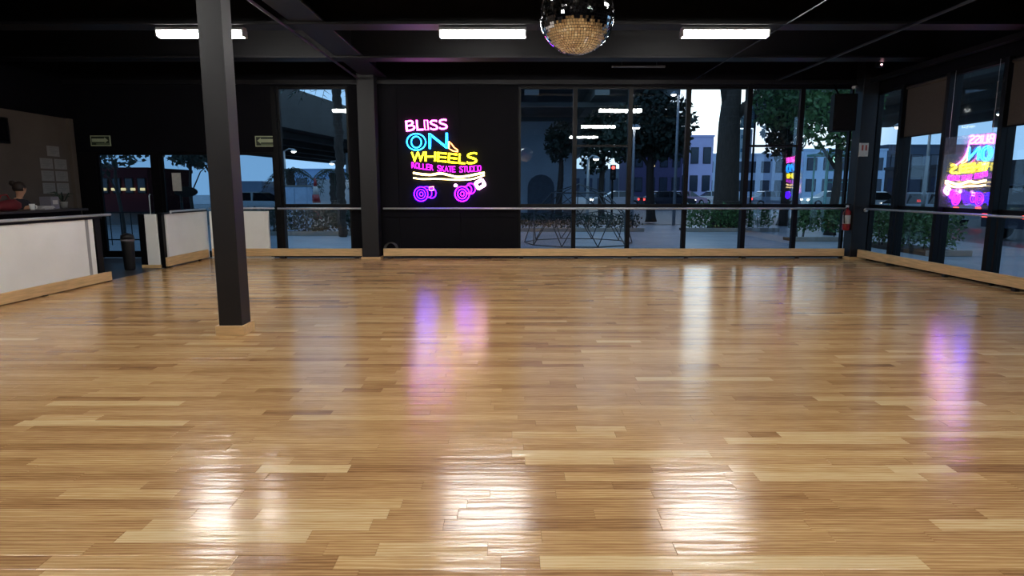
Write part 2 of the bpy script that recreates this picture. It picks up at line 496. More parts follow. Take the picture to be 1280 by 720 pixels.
# glass doors under the black header at the left
def door(n, x0, x1, label, handle=True):
    y = DW + 0.03; fw = 0.06
    mb = MB()
    mb.box(x0, x0 + fw, y, y + 0.06, 0, 2.23); mb.box(x1 - fw, x1, y, y + 0.06, 0, 2.23)
    mb.box(x0 + fw, x1 - fw, y, y + 0.06, 2.23 - fw, 2.23); mb.box(x0 + fw, x1 - fw, y, y + 0.06, 0, 0.14)
    o = mb.build('door_%d' % n, M_frame, None, label, 'door', kind='structure')
    bx('pane', M_glassd, (x0 + fw, x1 - fw, y + 0.025, y + 0.033, 0.14, 2.23 - fw), o)
    if handle:
        h = MB(); h.tube([(x1 - 0.12, y - 0.01, 0.85), (x1 - 0.12, y - 0.05, 0.88), (x1 - 0.12, y - 0.05, 1.32), (x1 - 0.12, y - 0.01, 1.35)], 0.012, 8)
        h.build('handle', M_steel, o)
    return o
door(1, -8.78, -7.58, 'dark glass door seen through the gap in the white walls')
door(2, -7.44, -6.20, 'glass door leaf left of the charcoal column', False)
door(3, -6.20, -5.00, 'glass door leaf right of the charcoal column', False)
struct('trim_3', M_frame, [(-7.58, -7.44, DW - 0.02, DW + 0.14, 0, 2.23)], 'thick black post between the dark door and the second door leaf', 'trim')
struct('trim_10', M_frame, [(-5.00, -4.90, DW - 0.04, DW + 0.14, 0, 3.56)], 'tall black post left of the tall left window', 'trim')
struct('trim_11', M_frame, [(-9.30, -8.78, DW, DW + 0.14, 0, 2.23)], 'wide black jamb left of the dark entrance door', 'trim')

# ---------------------------------------------------------------- street side glazing
RY = [13.30, 12.34, 11.07, 9.80, 8.53, 7.26, 5.99]
rl = ['narrow street side window beside the corner column', 'street side window half covered by a blind, next to the corner bay',
      'street side window holding the mirror-written neon sign', 'street side window with a blind and a dark car beyond',
      'street side window past the right edge, nearer the camera', 'nearest street side window, beside the plain wall']
for i in range(6):
    y1, y0 = RY[i], RY[i + 1]; fw = 0.05; x = XR + 0.03
    mb = MB()
    mb.box(x, x + 0.10, y0, y0 + fw, 0.10, 3.40); mb.box(x, x + 0.10, y1 - fw, y1, 0.10, 3.40)
    mb.box(x, x + 0.10, y0 + fw, y1 - fw, 3.35, 3.40); mb.box(x, x + 0.10, y0 + fw, y1 - fw, 0.10, 0.15)
    o = mb.build('window_%d' % (i + 8), M_frame, None, 'black framed ' + rl[i], 'window', kind='structure')
    bx('mullion', M_frame, (x + 0.01, x + 0.09, y0 + fw, y1 - fw, 1.075, 1.145), o)
    bx('pane', M_glass, (x + 0.045, x + 0.053, y0 + fw, y1 - fw, 0.15, 1.075), o)
    bx('pane', M_glass, (x + 0.045, x + 0.053, y0 + fw, y1 - fw, 1.145, 3.35), o)
    if i > 0:
        bx('trim_%d' % (i + 4), M_frame, (XR - 0.06, XR + 0.16, y1 - 0.045, y1 + 0.045, 0.10, 3.40), kind='structure',
           label='black post %s of the street side glazing' % ('nearest the corner', 'left of the window neon sign', 'right of the window neon sign', 'past the blind at the frame edge', 'nearest the camera')[i - 1], cat='trim')


# ================================================================== FURNISHINGS OF THE HALL
# ---------------------------------------------------------------- columns with wooden bases
def column(label, x0, x1, y0, y1, base=True):
    t = thing('column', label, 'column', ((x0 + x1) / 2, (y0 + y1) / 2, 0))
    MB().box(x0, x1, y0, y1, 0.0, CZ - 0.005, 0.006).build('shaft', M_col, t)
    if base:
        b = 0.028; h = 0.10 if y0 < 10 else 0.05
        for q in ((x0 - b, x1 + b, y0 - b, y0 - 0.001), (x0 - b, x1 + b, y1 + 0.001, y1 + b), (x1 + 0.001, x1 + b, y0, y1), (x0 - b, x0 - 0.001, y0, y1)):
            MB().box(*q, 0.0, h, 0.003).build('base_board', M_board, t)
    return t
column('free standing charcoal square column on the oak floor', -2.945, -2.715, 6.22, 6.44)
column('dark column against the end wall, left of the neon sign', -3.14, -2.79, 13.24, 13.54)
column('black corner column carrying the fire extinguisher', 7.10, 7.41, 13.22, 13.54)

# ---------------------------------------------------------------- kick boards on little feet
def kickboard(label, x0, x1, y0, y1, z0=0.055, z1=0.215, feet=()):
    t = thing('kickboard', label, 'kickboard', ((x0 + x1) / 2, (y0 + y1) / 2, 0))
    alongx = (x1 - x0) > (y1 - y0)
    L = (x1 - x0) if alongx else (y1 - y0)
    k = max(1, round(L / 3.2)); e = 0.0015
    for i in range(k):
        if alongx: MB().box(x0 + L * i / k + e, x0 + L * (i + 1) / k - e, y0, y1, z0, z1, 0.004).build('board', M_board, t)
        else: MB().box(x0, x1, y0 + L * i / k + e, y0 + L * (i + 1) / k - e, z0, z1, 0.004).build('board', M_boardy, t)
    for f in feet:
        if alongx: bx('foot', M_dark, (f - 0.04, f + 0.04, y0 + 0.004, y1 + 0.014, 0.0, z0 + 0.03), t, 0.003)
        else:
            s = 1 if x0 > 0 else -1
            xa, xb = (x0 + 0.004, x1 + 0.03) if s > 0 else (x0 - 0.006, x1 - 0.004)
            bx('foot', M_dark, (xa, xb, f - 0.04, f + 0.04, 0.0, z0 + 0.03), t, 0.003)
    return t
M_boardy = mat('oak_board_lengthwise', srgb(212, 176, 126), 0.45, var=0.16, scale=3, stretch=(14, 1.2, 14), bump=0.05)
kickboard('wooden kickboard along the end wall below the glazing', -2.73, 7.05, 13.36, 13.40, feet=(-2.6, -0.9, 0.2, 1.36, 2.5, 3.7, 4.93, 6.06, 6.98))
kickboard('short wooden kickboard below the tall left window', -6.36, -3.18, 13.36, 13.40, feet=(-6.2, -4.88, -3.3))
kickboard('wooden kickboard along the street side glazing', 7.22, 7.26, 4.6, 13.18, feet=(12.1, 10.5, 9.0, 7.3, 5.6))
kickboard('wooden kickboard of the reception low wall', -6.46, -6.42, 3.4, 10.06, 0.015, 0.155, feet=(9.95, 8.6, 7.0, 5.4, 3.8))
kickboard('wooden kickboard of the low wall behind the column', -6.46, -6.42, 11.72, 13.34, 0.03, 0.20, feet=(11.85, 13.0))

# ---------------------------------------------------------------- handrails
def rail(label, pts, r=0.02, brackets=(), posts=()):
    t = thing('handrail', label, 'handrail', (pts[0][0], pts[0][1], 0))
    MB().tube(pts, r, 10).build('rail', M_steel, t)
    for a, b in brackets: MB().tube([a, b], 0.012, 6).build('bracket', M_frame, t)
    for (x, y, z) in posts:
        MB().box(x - 0.03, x + 0.03, y - 0.02, y + 0.02, 0.0, z, 0.003).build('post', M_frame, t)
    return t
rz = 1.055
rail('steel handrail across the end wall windows and sign wall', [(-2.72, 13.44, rz), (7.08, 13.44, rz)],
     brackets=[((x, 13.44, rz - 0.015), (x, DW + 0.04, rz - 0.03)) for x in (-2.5, -0.6, 0.16, 1.32, 2.48, 3.69, 4.93, 6.06, 6.95)])
rail('short steel handrail across the tall left window', [(-4.95, 13.44, rz), (-3.18, 13.44, rz)],
     brackets=[((-3.4, 13.44, rz - 0.015), (-3.4, DW + 0.04, rz - 0.03))], posts=[(-4.84, 13.44, rz - 0.018)])
rail('steel handrail along the street side glazing', [(7.33, 4.6, rz), (7.33, 13.14, rz)], posts=[(7.33, y, rz - 0.018) for y in (12.1, 9.55, 7.0)])

# ---------------------------------------------------------------- white low walls
def lowwall(label, x0, x1, y0, y1, parts):
    t = thing('low_wall', label, 'low wall', ((x0 + x1) / 2, (y0 + y1) / 2, 0))
    for nme, m, b, c in parts: MB().box(*b, c=c).build(nme, m, t)
    return t
t = lowwall('long white reception low wall with dark end post', -6.56, -6.46, 3.4, 10.0, [
    ('panel', M_white, (-6.55, -6.475, 3.4, 9.62, 0.02, 1.0), 0.004),
    ('panel', M_white, (-6.55, -6.475, 9.70, 9.80, 0.02, 1.0), 0.004),
    ('batten', mat('grey_batten', srgb(150, 150, 150), 0.5), (-6.55, -6.482, 9.62, 9.70, 0.02, 1.0), 0.002),
    ('post', M_frame, (-6.56, -6.47, 9.83, 9.97, 0.0, 1.0), 0.004),
    ('cap', M_frame, (-6.60, -6.46, 3.4, 10.0, 1.0, 1.025), 0.003)])
rail('steel rail on top of the reception low wall', [(-6.46, 3.4, 1.055), (-6.46, 10.22, 1.055)], 0.022)
t = lowwall('white low wall between the entrance gap and the glass doors', -6.56, -6.46, 11.7, 13.5, [
    ('panel', M_white, (-6.55, -6.475, 11.90, 13.50, 0.02, 1.0), 0.004),
    ('end_panel', M_white, (-6.80, -6.58, 11.74, 11.80, 0.06, 1.0), 0.004),
    ('base_block', M_board, (-6.91, -6.56, 11.72, 11.82, 0.0, 0.06), 0.003),
    ('post', M_frame, (-6.92, -6.80, 11.74, 11.84, 0.06, 1.0), 0.003),
    ('post', M_frame, (-6.57, -6.49, 11.76, 11.86, 0.0, 1.0), 0.003),
    ('cap', M_frame, (-6.60, -6.46, 11.74, 13.50, 1.0, 1.02), 0.003)])
rail('steel rail on top of the low wall behind the column', [(-6.40, 11.92, 1.0), (-6.40, 11.92, 1.045), (-6.46, 13.40, 1.045)], 0.018)
lowwall('grey-white panel standing in for a low wall reflection below the third glass door leaf', -6.40, -5.15, 13.42, 13.50, [  # solid panel in place of the low wall's reflection in the glass
    ('panel', M_white, (-6.40, -5.22, 13.43, 13.47, 0.03, 1.0), 0.004),
    ('edge_strip', M_white, (-5.215, -5.15, 13.42, 13.48, 0.03, 1.0), 0.003),
    ('foot_strip', M_white, (-6.40, -5.08, 13.425, 13.475, 0.0, 0.03), 0.002)])
rail('steel rail above the panel below the glass door leaf', [(-6.40, 13.44, 1.06), (-5.02, 13.44, 1.06)], 0.018)

# ---------------------------------------------------------------- ceiling lamps
def tube_lamp(label, x, y, z=3.59, L=1.22):
    t = thing('fluorescent_lamp', label, 'ceiling lamp', (x, y, z), 'white tube lamps on the ceiling')
    MB().prism([(y - 0.09, z + 0.05), (y - 0.05, z + 0.10), (y + 0.05, z + 0.10), (y + 0.09, z + 0.05)], x - L / 2, x + L / 2, 'x').build('housing', M_house, t)
    mb = MB()
    prof = [(y - 0.08, z + 0.048), (y - 0.075, z + 0.0), (y - 0.05, z - 0.03), (y, z - 0.04), (y + 0.05, z - 0.03), (y + 0.075, z), (y + 0.08, z + 0.048)]
    mb.prism(prof, x - L / 2 + 0.02, x + L / 2 - 0.02, 'x').build('diffuser', M_lamp, t)
    for s in (-1, 1): bx('end_cap', M_house, (x + s * L / 2 - s * 0.02, x + s * L / 2, y - 0.085, y + 0.085, z - 0.03, z + 0.049), t, 0.003)
    for s in (-0.4, 0.4): MB().tube([(x + s, y, z + 0.10), (x + s, y, z + 0.112)], 0.02, 6).build('hanger', M_pipe, t)
LX = (-4.35, -0.41, 2.98)
for x, w in zip(LX, ('behind the free standing column', 'left of the mirror ball', 'right of the mirror ball')):
    tube_lamp('glowing white tube lamp ' + w, x, 9.30)
for x, w in zip(LX, ('on the left', 'in the middle', 'on the right')):
    tube_lamp('white tube lamp of the near row above the camera, ' + w, x, 0.4)
for x, w in zip(LX, ('on the left', 'in the middle', 'on the right')):  # middle row is added out of view to brighten the mid floor
    tube_lamp('added white tube lamp of the middle row above the frame, ' + w, x, 4.83)
# unlit batten hanging in front of the end wall
t = thing('unlit_batten', 'unlit slim lamp batten hanging below the ceiling right of the mirror ball', 'ceiling lamp', (2.35, 12.3, 3.72))
bx('batten', M_pipe, (1.86, 2.86, 12.27, 12.33, 3.70, 3.74), t, 0.008)
for x in (2.05, 2.70): MB().tube([(x, 12.3, 3.74), (x, 12.3, CZ)], 0.008, 6).build('hanger', M_pipe, t)

# ---------------------------------------------------------------- mirror ball
bc = Vector((0.463, 4.75, 2.672)); br = 0.264
t = thing('mirror_ball', 'large mirror ball hanging from the ceiling', 'mirror ball', (bc.x, bc.y, bc.z - br))
pr = [(math.sin(math.pi * i / 24) * (br - 0.006) + 1e-4, -math.cos(math.pi * i / 24) * (br - 0.006)) for i in range(25)]
MB().lathe(pr, bc, 32).build('core', M_dark, t)
mb = MB(); rows = 42
for i in range(rows):
    th = math.pi * (i + 0.5) / rows; ncol = max(5, int(2 * math.pi * math.sin(th) / (math.pi / rows)))
    s = br * math.pi / rows * 0.45
    for k in range(ncol):
        ph = 2 * math.pi * k / ncol
        nrm = Vector((math.sin(th) * math.cos(ph), math.sin(th) * math.sin(ph), -math.cos(th)))
        nn = (nrm + Vector((random.gauss(0, .045), random.gauss(0, .045), random.gauss(0, .045)))).normalized()
        u = nn.cross(Vector((0, 0, 1))); u = u.normalized() if u.length > 1e-4 else Vector((1, 0, 0)); w = nn.cross(u)
        sx = min(s, math.pi * br * math.sin(th) / ncol * 0.92)
        p = bc + nrm * br
        q = [p + u * a * sx + w * b * s for a, b in ((-1, -1), (1, -1), (1, 1), (-1, 1))]
        q2 = [x - nn * 0.004 for x in q]
        mb.add(q + q2, [(0, 1, 2, 3), (0, 4, 5, 1), (1, 5, 6, 2), (2, 6, 7, 3), (3, 7, 4, 0)])
mb.build('mirror_tiles', M_mirror, t, kind='stuff')
MB().lathe([(0.03, 0), (0.03, 0.05), (0.012, 0.06), (0.012, CZ - bc.z - br - 0.08), (0.06, CZ - bc.z - br - 0.06), (0.06, CZ - bc.z - br + 0.0)], (bc.x, bc.y, bc.z + br), 12).build('hanger', M_dark, t)

# ---------------------------------------------------------------- neon signs
def glyph(ch, bold=0.03):
    """outline polygons of one letter in a unit box"""
    cu = bpy.data.curves.new('g', 'FONT'); cu.body = ch
    ob = bpy.data.objects.new('g', cu); C.objects.link(ob)
    bpy.context.view_layer.update()
    cv = ob.to_curve(bpy.context.evaluated_depsgraph_get())
    polys = []
    for sp in cv.splines:
        b = sp.bezier_points; n = len(b); pts = []
        for i in range(n):
            p0, p1 = b[i], b[(i + 1) % n]
            straight = (p0.handle_right - p0.co).length < 1e-5 and (p1.handle_left - p1.co).length < 1e-5
            straight = straight or (abs((p0.handle_right - p0.co).cross(p1.co - p0.co).z) < 1e-5 and abs((p1.handle_left - p1.co).cross(p1.co - p0.co).z) < 1e-5)
            for k in range(1 if straight else 4):
                s = k / 4; c = 1 - s
                q = p0.co * c ** 3 + p0.handle_right * 3 * c * c * s + p1.handle_left * 3 * c * s * s + p1.co * s ** 3
                pts.append(Vector((q.x, q.y)))
        q2 = []; N = len(pts)
        for i in range(N):                     # fatten the strokes
            d = (pts[(i + 1) % N] - pts[i - 1])
            if d.length < 1e-7: q2.append(pts[i]); continue
            d.normalize(); q2.append(pts[i] + Vector((-d.y, d.x)) * bold)
        polys.append(q2)
    ob.to_curve_clear(); bpy.data.objects.remove(ob); bpy.data.curves.remove(cu)
    xs = [p.x for q in polys for p in q]; ys = [p.y for q in polys for p in q]
    x0, x1, y0, y1 = min(xs), max(xs), min(ys), max(ys)
    return [[((p.x - x0) / (x1 - x0), (p.y - y0) / (y1 - y0)) for p in q] for q in polys]
GL = {}
def G(c):
    if c not in GL: GL[c] = glyph(c)
    return GL[c]

def resample(pts, n):
    pts = [Vector(p) for p in pts]; d = [0]
    for a, b in zip(pts, pts[1:]): d.append(d[-1] + (b - a).length)
    out = []
    for i in range(n):
        s = d[-1] * i / (n - 1); k = 0
        while k < len(d) - 2 and d[k + 1] < s: k += 1
        f = (s - d[k]) / max(1e-9, d[k + 1] - d[k]); out.append(pts[k].lerp(pts[k + 1], f))
    return out

def spline(pts, n=6):
    out = []
    for i in range(len(pts) - 1):
        p = [Vector(pts[max(0, i - 1)]), Vector(pts[i]), Vector(pts[i + 1]), Vector(pts[min(len(pts) - 1, i + 2)])]
        for k in range(n):
            t = k / n
            out.append(0.5 * ((2 * p[1]) + (p[2] - p[0]) * t + (2 * p[0] - 5 * p[1] + 4 * p[2] - p[3]) * t * t + (3 * p[1] - p[0] - 3 * p[2] + p[3]) * t ** 3))
    out.append(Vector(pts[-1])); return out

def neon(root, S, outline, tr, gain=1.0, key=''):
    """all tubes of the roller skate sign; u right, v up in photo pixels around (560, 200), times S metres"""
    k = lambda nme, c, s: emit('neon_' + nme + key, c, s * gain)
    pink, blue, yel = k('pink', (1.0, 0.085, 0.58), 8.0), k('blue', (0.012, 0.30, 1.0), 8.0), k('yellow', (0.95, 0.80, 0.012), 6.0)
    mag, pur, cream = k('magenta', (0.55, 0.008, 0.72), 3.0), k('purple', (0.055, 0.002, 1.0), 11.0), k('cream', (1.0, 0.74, 0.28), 4.5)
    orange, white = k('orange', (1.0, 0.26, 0.07), 6.0), k('white', (1.0, 0.42, 0.85), 6.0)
    vio = k('violet', (0.22, 0.004, 1.0), 9.0)
    def P(x, y, dep=0.0): return outline((x - 560) * S, (200 - y) * S, dep)
    def tubes(nme, polys, m, r=tr, closed=True, dep=0.0, par=root):
        mb = MB()
        for q in polys: mb.tube([P(x, y, dep) for x, y in q], r, 6, closed)
        return mb.build(nme, m, par)
    def letter(ch, x0, x1, yb0, yb1, h, m, lean=0.0, r=tr):
        """yb0/yb1: baseline at left and right side"""
        q = [[(x0 + a * (x1 - x0) + lean * b, yb0 + a * (yb1 - yb0) - b * h) for a, b in p] for p in G(ch)]
        return tubes('letter', q, m, r)
    for ch, a, b, y0, y1, h in (('B', 511.6, 522, 165.2, 163.6, 12.3), ('L', 524.6, 532.5, 163.9, 163.4, 12), ('I', 534.2, 538.2, 163.4, 163.4, 11.4), ('S', 541, 550, 163.2, 163, 11), ('S', 552.2, 561.5, 162.8, 162, 11.4)):
        letter(ch, a, b, y0, y1, h, pink, -0.8, tr * 1.15)
    el = lambda cx, cy, rx, ry, n=28: [(cx + rx * math.cos(2 * math.pi * i / n), cy - ry * math.sin(2 * math.pi * i / n)) for i in range(n)]
    tubes('letter', [el(523.2, 177.8, 11.6, 9.9), el(523.2, 178, 6.2, 6.8)], blue, tr * 1.1)
    letter('N', 539, 561.3, 186, 185.6, 18.6, blue, 0, tr * 1.1)
    for ch, a, b, y0, y1, h in (('W', 516.5, 532, 201.5, 201, 11.5), ('H', 533.5, 546, 201, 201, 11.2), ('E', 548.5, 560, 201, 202, 10.6), ('E', 562, 573, 202.4, 203.4, 11), ('L', 575, 583, 203.6, 204.2, 11.8), ('S', 585, 597, 204.2, 203, 12.6)):
        letter(ch, a, b, y0, y1, h, yel, 0.6, tr * 1.15)
    txt = 'ROLLER SKATE STUDIO'; x = 516.6; w = 86.0 / len(txt); q = []
    for ch in txt:
        if ch != ' ':
            base = 210.6 + 2.6 * math.sin((x - 516) / 87 * math.pi * 1.15 - 0.55) + (x - 516) / 87 * 1.8
            for p in G(ch): q.append([(x + 0.3 + a * (w - 0.6), base - b * 7.0) for a, b in p])
        x += w
    tubes('tagline_letters', q, mag, tr * 0.62)['kind'] = 'stuff'
    # boot tongue
    tubes('boot_tongue', [[(563.6, 177), (563.2, 185.8), (568, 188.6), (574.2, 189.6), (574, 187.6), (569.6, 184.6), (566.4, 180.2)]], orange)
    # sole: two fat wavy stripes
    up = spline([(518.5, 214.8), (527, 216.2), (540, 217.2), (552, 215.6), (563, 217.6), (573, 219.8), (586, 218.6), (596, 216.6), (606.5, 214.6)])
    tubes('sole_stripe', [up], cream, tr * 1.7, False); tubes('sole_stripe', [[(x, y + 1.0) for x, y in up]], cream, tr * 0.9, False, 0.004)
    lo = spline([(518.5, 221.2), (530, 222.6), (545, 222.2), (560, 222.9), (574, 223.6), (590, 222.8), (599, 220.4), (606.5, 217.8)])
    tubes('sole_stripe', [lo], cream, tr * 1.5, False)
    # wheels
    for cx, cy, rr, m1, m2 in ((527.6, 241, 8.6, pur, pur), (578.6, 240.8, 9.0, vio, vio)):
        wob = tubes('wheel_ring', [el(cx, cy, rr, rr * 1.02)], m1)
        tubes('wheel_ring', [el(cx, cy, rr * 0.62, rr * 0.66, 20)], m1, tr * 0.9); tubes('wheel_hub', [el(cx + 0.3, cy, rr * 0.26, rr * 0.3, 12)], m1, tr * 0.9)
        ox = 13 if cx < 550 else 10.5; oy = 1.2 if cx < 550 else 6.5
        arc = [(cx + ox + rr * 0.66 * math.cos(a), cy - oy - rr * 0.72 * math.sin(a)) for a in [math.pi * 0.72 - i * math.pi * 1.45 / 14 for i in range(15)]]
        tubes('rear_wheel_ring', [arc], m2, tr, False)
        tubes('rear_wheel_ring', [[(cx + (x - cx) * 0.72, cy + (y - cy) * 0.8) for x, y in arc]], m2, tr * 0.9, False)
        tubes('axle_line', [[(cx + 2, cy - rr * 0.96), (cx + ox * 0.55, cy - rr - 0.6), (cx + ox, cy - oy - rr * 0.72)]], m2, tr * 0.9, False)
    tubes('truck_plate', [[(537.6, 232.4), (543.4, 231.8), (543.6, 236), (538.6, 236.4)]], k('rose', (1.0, 0.25, 0.5), 3.0), tr * 0.9)
    tubes('truck_dot', [el(570.7, 230.4, 1.7, 1.3, 10)], white, tr * 1.1)
    a = R(30)
    def rot(x, y): return (601 + x * math.cos(a) + y * math.sin(a), 228.8 - x * math.sin(a) + y * math.cos(a))
    tubes('toe_stop', [[rot(x, y) for x, y in ((-5.6, -3.6), (-4.4, -4.8), (4.4, -4.8), (5.8, -3.4), (5.8, 3.4), (4.4, 4.8), (-4.4, 4.8), (-5.6, 3.6))]], white, tr * 1.5)
    tubes('toe_stop', [[rot(x, y) for x, y in ((-3.2, -2.4), (3.2, -2.4), (3.2, 2.4), (-3.2, 2.4))]], white, tr * 1.1)

ws = thing('neon_sign', 'colourful roller skate neon sign on the black end wall', 'neon sign', (-1.37, DW - 0.02, 1.15))
def onwall(u, v, dep): return (-1.372 + u, DW - 0.055 - dep, 2.055 + v)
neon(ws, 0.01705, onwall, 0.0115, 1.8)
mb = MB()
for x, z in ((-2.0, 2.75), (-1.3, 2.0), (-0.7, 1.98), (-1.9, 1.4), (-1.05, 1.4), (-1.95, 2.35), (-1.4, 2.4)):
    MB().tube([(x, DW - 0.014, z), (x, DW - 0.055, z)], 0.008, 6).build('standoff', M_frame, ws)

w2 = thing('neon_sign', 'mirror-written neon sign in the street side window', 'neon sign', (XR - 0.02, 10.42, 1.2))
S2 = 0.0104
def inwin(u, v, dep): return (XR - 0.016 + dep, 10.45 + u, 1.76 + v * 1.08)
neon(w2, S2, inwin, 0.0095, 2.0, '_window')
boot = spline([(0.02, 0.40), (0.06, 0.26), (0.14, 0.16), (0.27, 0.09)])
MB().tube([inwin(p[0], p[1], 0) for p in boot], 0.008, 6).build('boot_front_line', emit('neon_pink_window', (1, .2, .8), 6), w2)
bx('acrylic_panel', glass('clear_acrylic', (0.93, 0.92, 0.97), 1.45, 0.09), (XR - 0.05, XR - 0.042, 9.87, 11.0, 1.16, 2.32), w2)
for y in (9.95, 10.92): MB().tube([(XR - 0.046, y, 2.32), (XR - 0.046, y, 3.4)], 0.003, 5).build('hanging_wire', M_steel, w2)

# ---------------------------------------------------------------- roller blinds
for lab, y0, y1, zb in (('grey roller blind beside the corner window, drawn halfway', 11.13, 12.29, 2.44), ('grey roller blind at the right edge of the photo', 8.58, 9.75, 2.40)):
    t = thing('roller_blind', lab, 'blind', (XR - 0.03, (y0 + y1) / 2, zb))
    bx('fabric', M_shade, (XR + 0.012, XR + 0.016, y0, y1, zb, 3.33), t)
    MB().tube([(XR + 0.0, y0, 3.33), (XR + 0.0, y1, 3.33)], 0.028, 10).build('roller', M_shade, t)
    bx('bottom_bar', M_frame, (XR + 0.005, XR + 0.023, y0, y1, zb - 0.025, zb), t, 0.003)

# ---------------------------------------------------------------- loudspeaker, extinguisher, small fittings
t = thing('loudspeaker', 'black loudspeaker hanging in front of the last end window', 'loudspeaker', (6.66, 13.2, 2.62))
MB().prism([(6.43, 13.02), (6.89, 13.02), (6.80, 13.36), (6.52, 13.36)], 2.62, 3.34, 'z').build('cabinet', mat('speaker_black', srgb(6, 6, 8), 0.6, spec=0.2), t)
MB().box(6.45, 6.87, 13.006, 13.02, 2.65, 3.31, 0.005).build('grille', mat('grille_black', srgb(9, 9, 11), 0.7, spec=0.2), t)
MB().tube([(6.66, 13.30, 3.3), (6.66, 13.42, 3.45), (6.66, 13.50, 3.5), (6.66, 13.56, 3.62)], 0.02, 8).build('bracket', M_frame, t)
bx('mount_plate', M_frame, (6.58, 6.74, 13.535, 13.566, 3.57, 3.70), t, 0.003)

t = thing('fire_extinguisher', 'red fire extinguisher hung on the corner column', 'extinguisher', (7.02, 13.36, 0.60))
c = (7.03, 13.34, 0.60)
MB().lathe([(0.05, 0), (0.075, 0.015), (0.078, 0.05), (0.078, 0.36), (0.06, 0.41), (0.03, 0.44), (0.026, 0.47)], c, 18).build('cylinder', M_red, t)
MB().lathe([(0.0795, 0.14), (0.0795, 0.32)], c, 18).build('label_band', M_paper, t)
MB().lathe([(0.022, 0.47), (0.03, 0.48), (0.03, 0.51), (0.015, 0.53)], c, 10).build('valve', M_steel, t)
MB().prism([(6.96, 1.13), (7.10, 1.13), (7.10, 1.15), (6.94, 1.17)], 13.33, 13.35).build('lever', M_dark, t)
MB().tube([(7.05, 13.33, 1.09), (6.96, 13.30, 1.05), (6.94, 13.28, 0.9), (6.95, 13.27, 0.75)], 0.012, 6).build('hose', M_dark, t)
MB().box(7.07, 7.10, 13.32, 13.40, 0.85, 0.95).build('wall_hook', M_frame, t)
t = thing('notice_plate', 'small white pictogram plate on the corner column', 'sign', (7.19, 13.21, 2.12))
bx('plate', M_paper, (7.10, 7.29, 13.208, 13.219, 2.12, 2.39), t, 0.002)
for x in (7.15, 7.225): bx('pictogram', mat('red_print', srgb(150, 60, 50), 0.6), (x, x + 0.035, 13.205, 13.208, 2.24, 2.35), t)
t = thing('dome_knob', 'small round chrome knob on the corner column at rail height', 'knob', (7.33, 13.21, 1.02))
MB().lathe([(0.035, 0), (0.045, -0.015), (0.04, -0.04), (0.012, -0.055)], (7.34, 13.219, 1.03), 14, 'y').build('knob', M_steel, t)
t = thing('motion_sensor', 'ceiling sensor with a tiny glowing light near the corner column', 'sensor', (6.62, 11.85, 3.62))
bx('body', M_frame, (6.57, 6.69, 11.80, 11.92, 3.62, 3.72), t, 0.015)
bx('stem', M_frame, (6.61, 6.65, 11.84, 11.88, 3.72, CZ), t)
MB().lathe([(0.004, -0.008), (0.014, -0.004), (0.016, 0.0)], (6.62, 11.80, 3.665), 10, 'y').build('indicator_light', emit('pink_led', (1, .5, .6), 14), t)
t = thing('security_camera', 'small pale camera above the last end window', 'camera', (6.98, 13.4, 3.52))
MB().tube([(6.93, 13.30, 3.50), (7.04, 13.40, 3.53)], 0.035, 10).build('housing', M_paper, t)
MB().tube([(7.03, 13.40, 3.54), (7.05, 13.50, 3.60)], 0.012, 6).build('arm', M_frame, t)

def arrow_sign(label, x, z, dirn, y=DW - 0.012):
    t = thing('arrow_sign', label, 'sign', (x, DW, z - 0.11))
    w, h = 0.21, 0.108
    bx('plate', M_glow, (x - w, x + w, y - 0.006, DW, z - h, z + h), t, 0.003)
    bx('field', M_sgreen, (x - w + 0.022, x + w - 0.022, y - 0.009, y - 0.006, z - h + 0.02, z + h - 0.02), t)
    d = dirn
    pts = [(-0.165, 0.01), (-0.09, 0.07), (-0.09, 0.045), (0.175, 0.045), (0.175, -0.025), (-0.09, -0.025), (-0.09, -0.05)]
    MB().prism([(x - d * a, z + b) for a, b in pts], y - 0.012, y - 0.009).build('arrow', M_glow, t)
    bx('caption_strip', mat('caption_green', srgb(96, 110, 82), 0.6), (x - 0.09, x + 0.175, y - 0.011, y - 0.009, z - 0.082, z - 0.05), t)
arrow_sign('pale green escape sign with an arrow pointing left', -5.17, 2.45, -1)
arrow_sign('dim escape sign with an arrow pointing right, above the dark door', -8.62, 2.46, 1)

t = thing('cable_coil', 'small dark coil of cable behind the kickboard corner', 'cable', (-2.6, 13.46, 0.0))
mb = MB()
for k in range(4):
    cx = -2.60 + k * 0.012
    mb.tube([(cx + 0.13 * math.cos(a), 13.45 + k * 0.012, 0.20 + 0.13 * math.sin(a)) for a in [i * 2 * math.pi / 20 for i in range(20)]], 0.009, 6, True)
mb.build('coil', mat('cable_grey', srgb(70, 68, 66), 0.5), t)
bx('hook_block', M_dark, (-2.63, -2.53, 13.44, 13.54, 0.0, 0.10), t, 0.004)

# ---------------------------------------------------------------- reception corner
t = thing('reception_desk', 'dark reception desk behind the white low wall', 'desk', (-8.0, 9.6, 0))
bx('body', M_black, (-8.15, -7.75, 7.4, 11.45, 0.0, 1.08), t, 0.004)
bx('desk_top', mat('dark_worktop', srgb(48, 42, 40), 0.35), (-8.25, -7.65, 7.35, 11.5, 1.08, 1.12), t, 0.004)
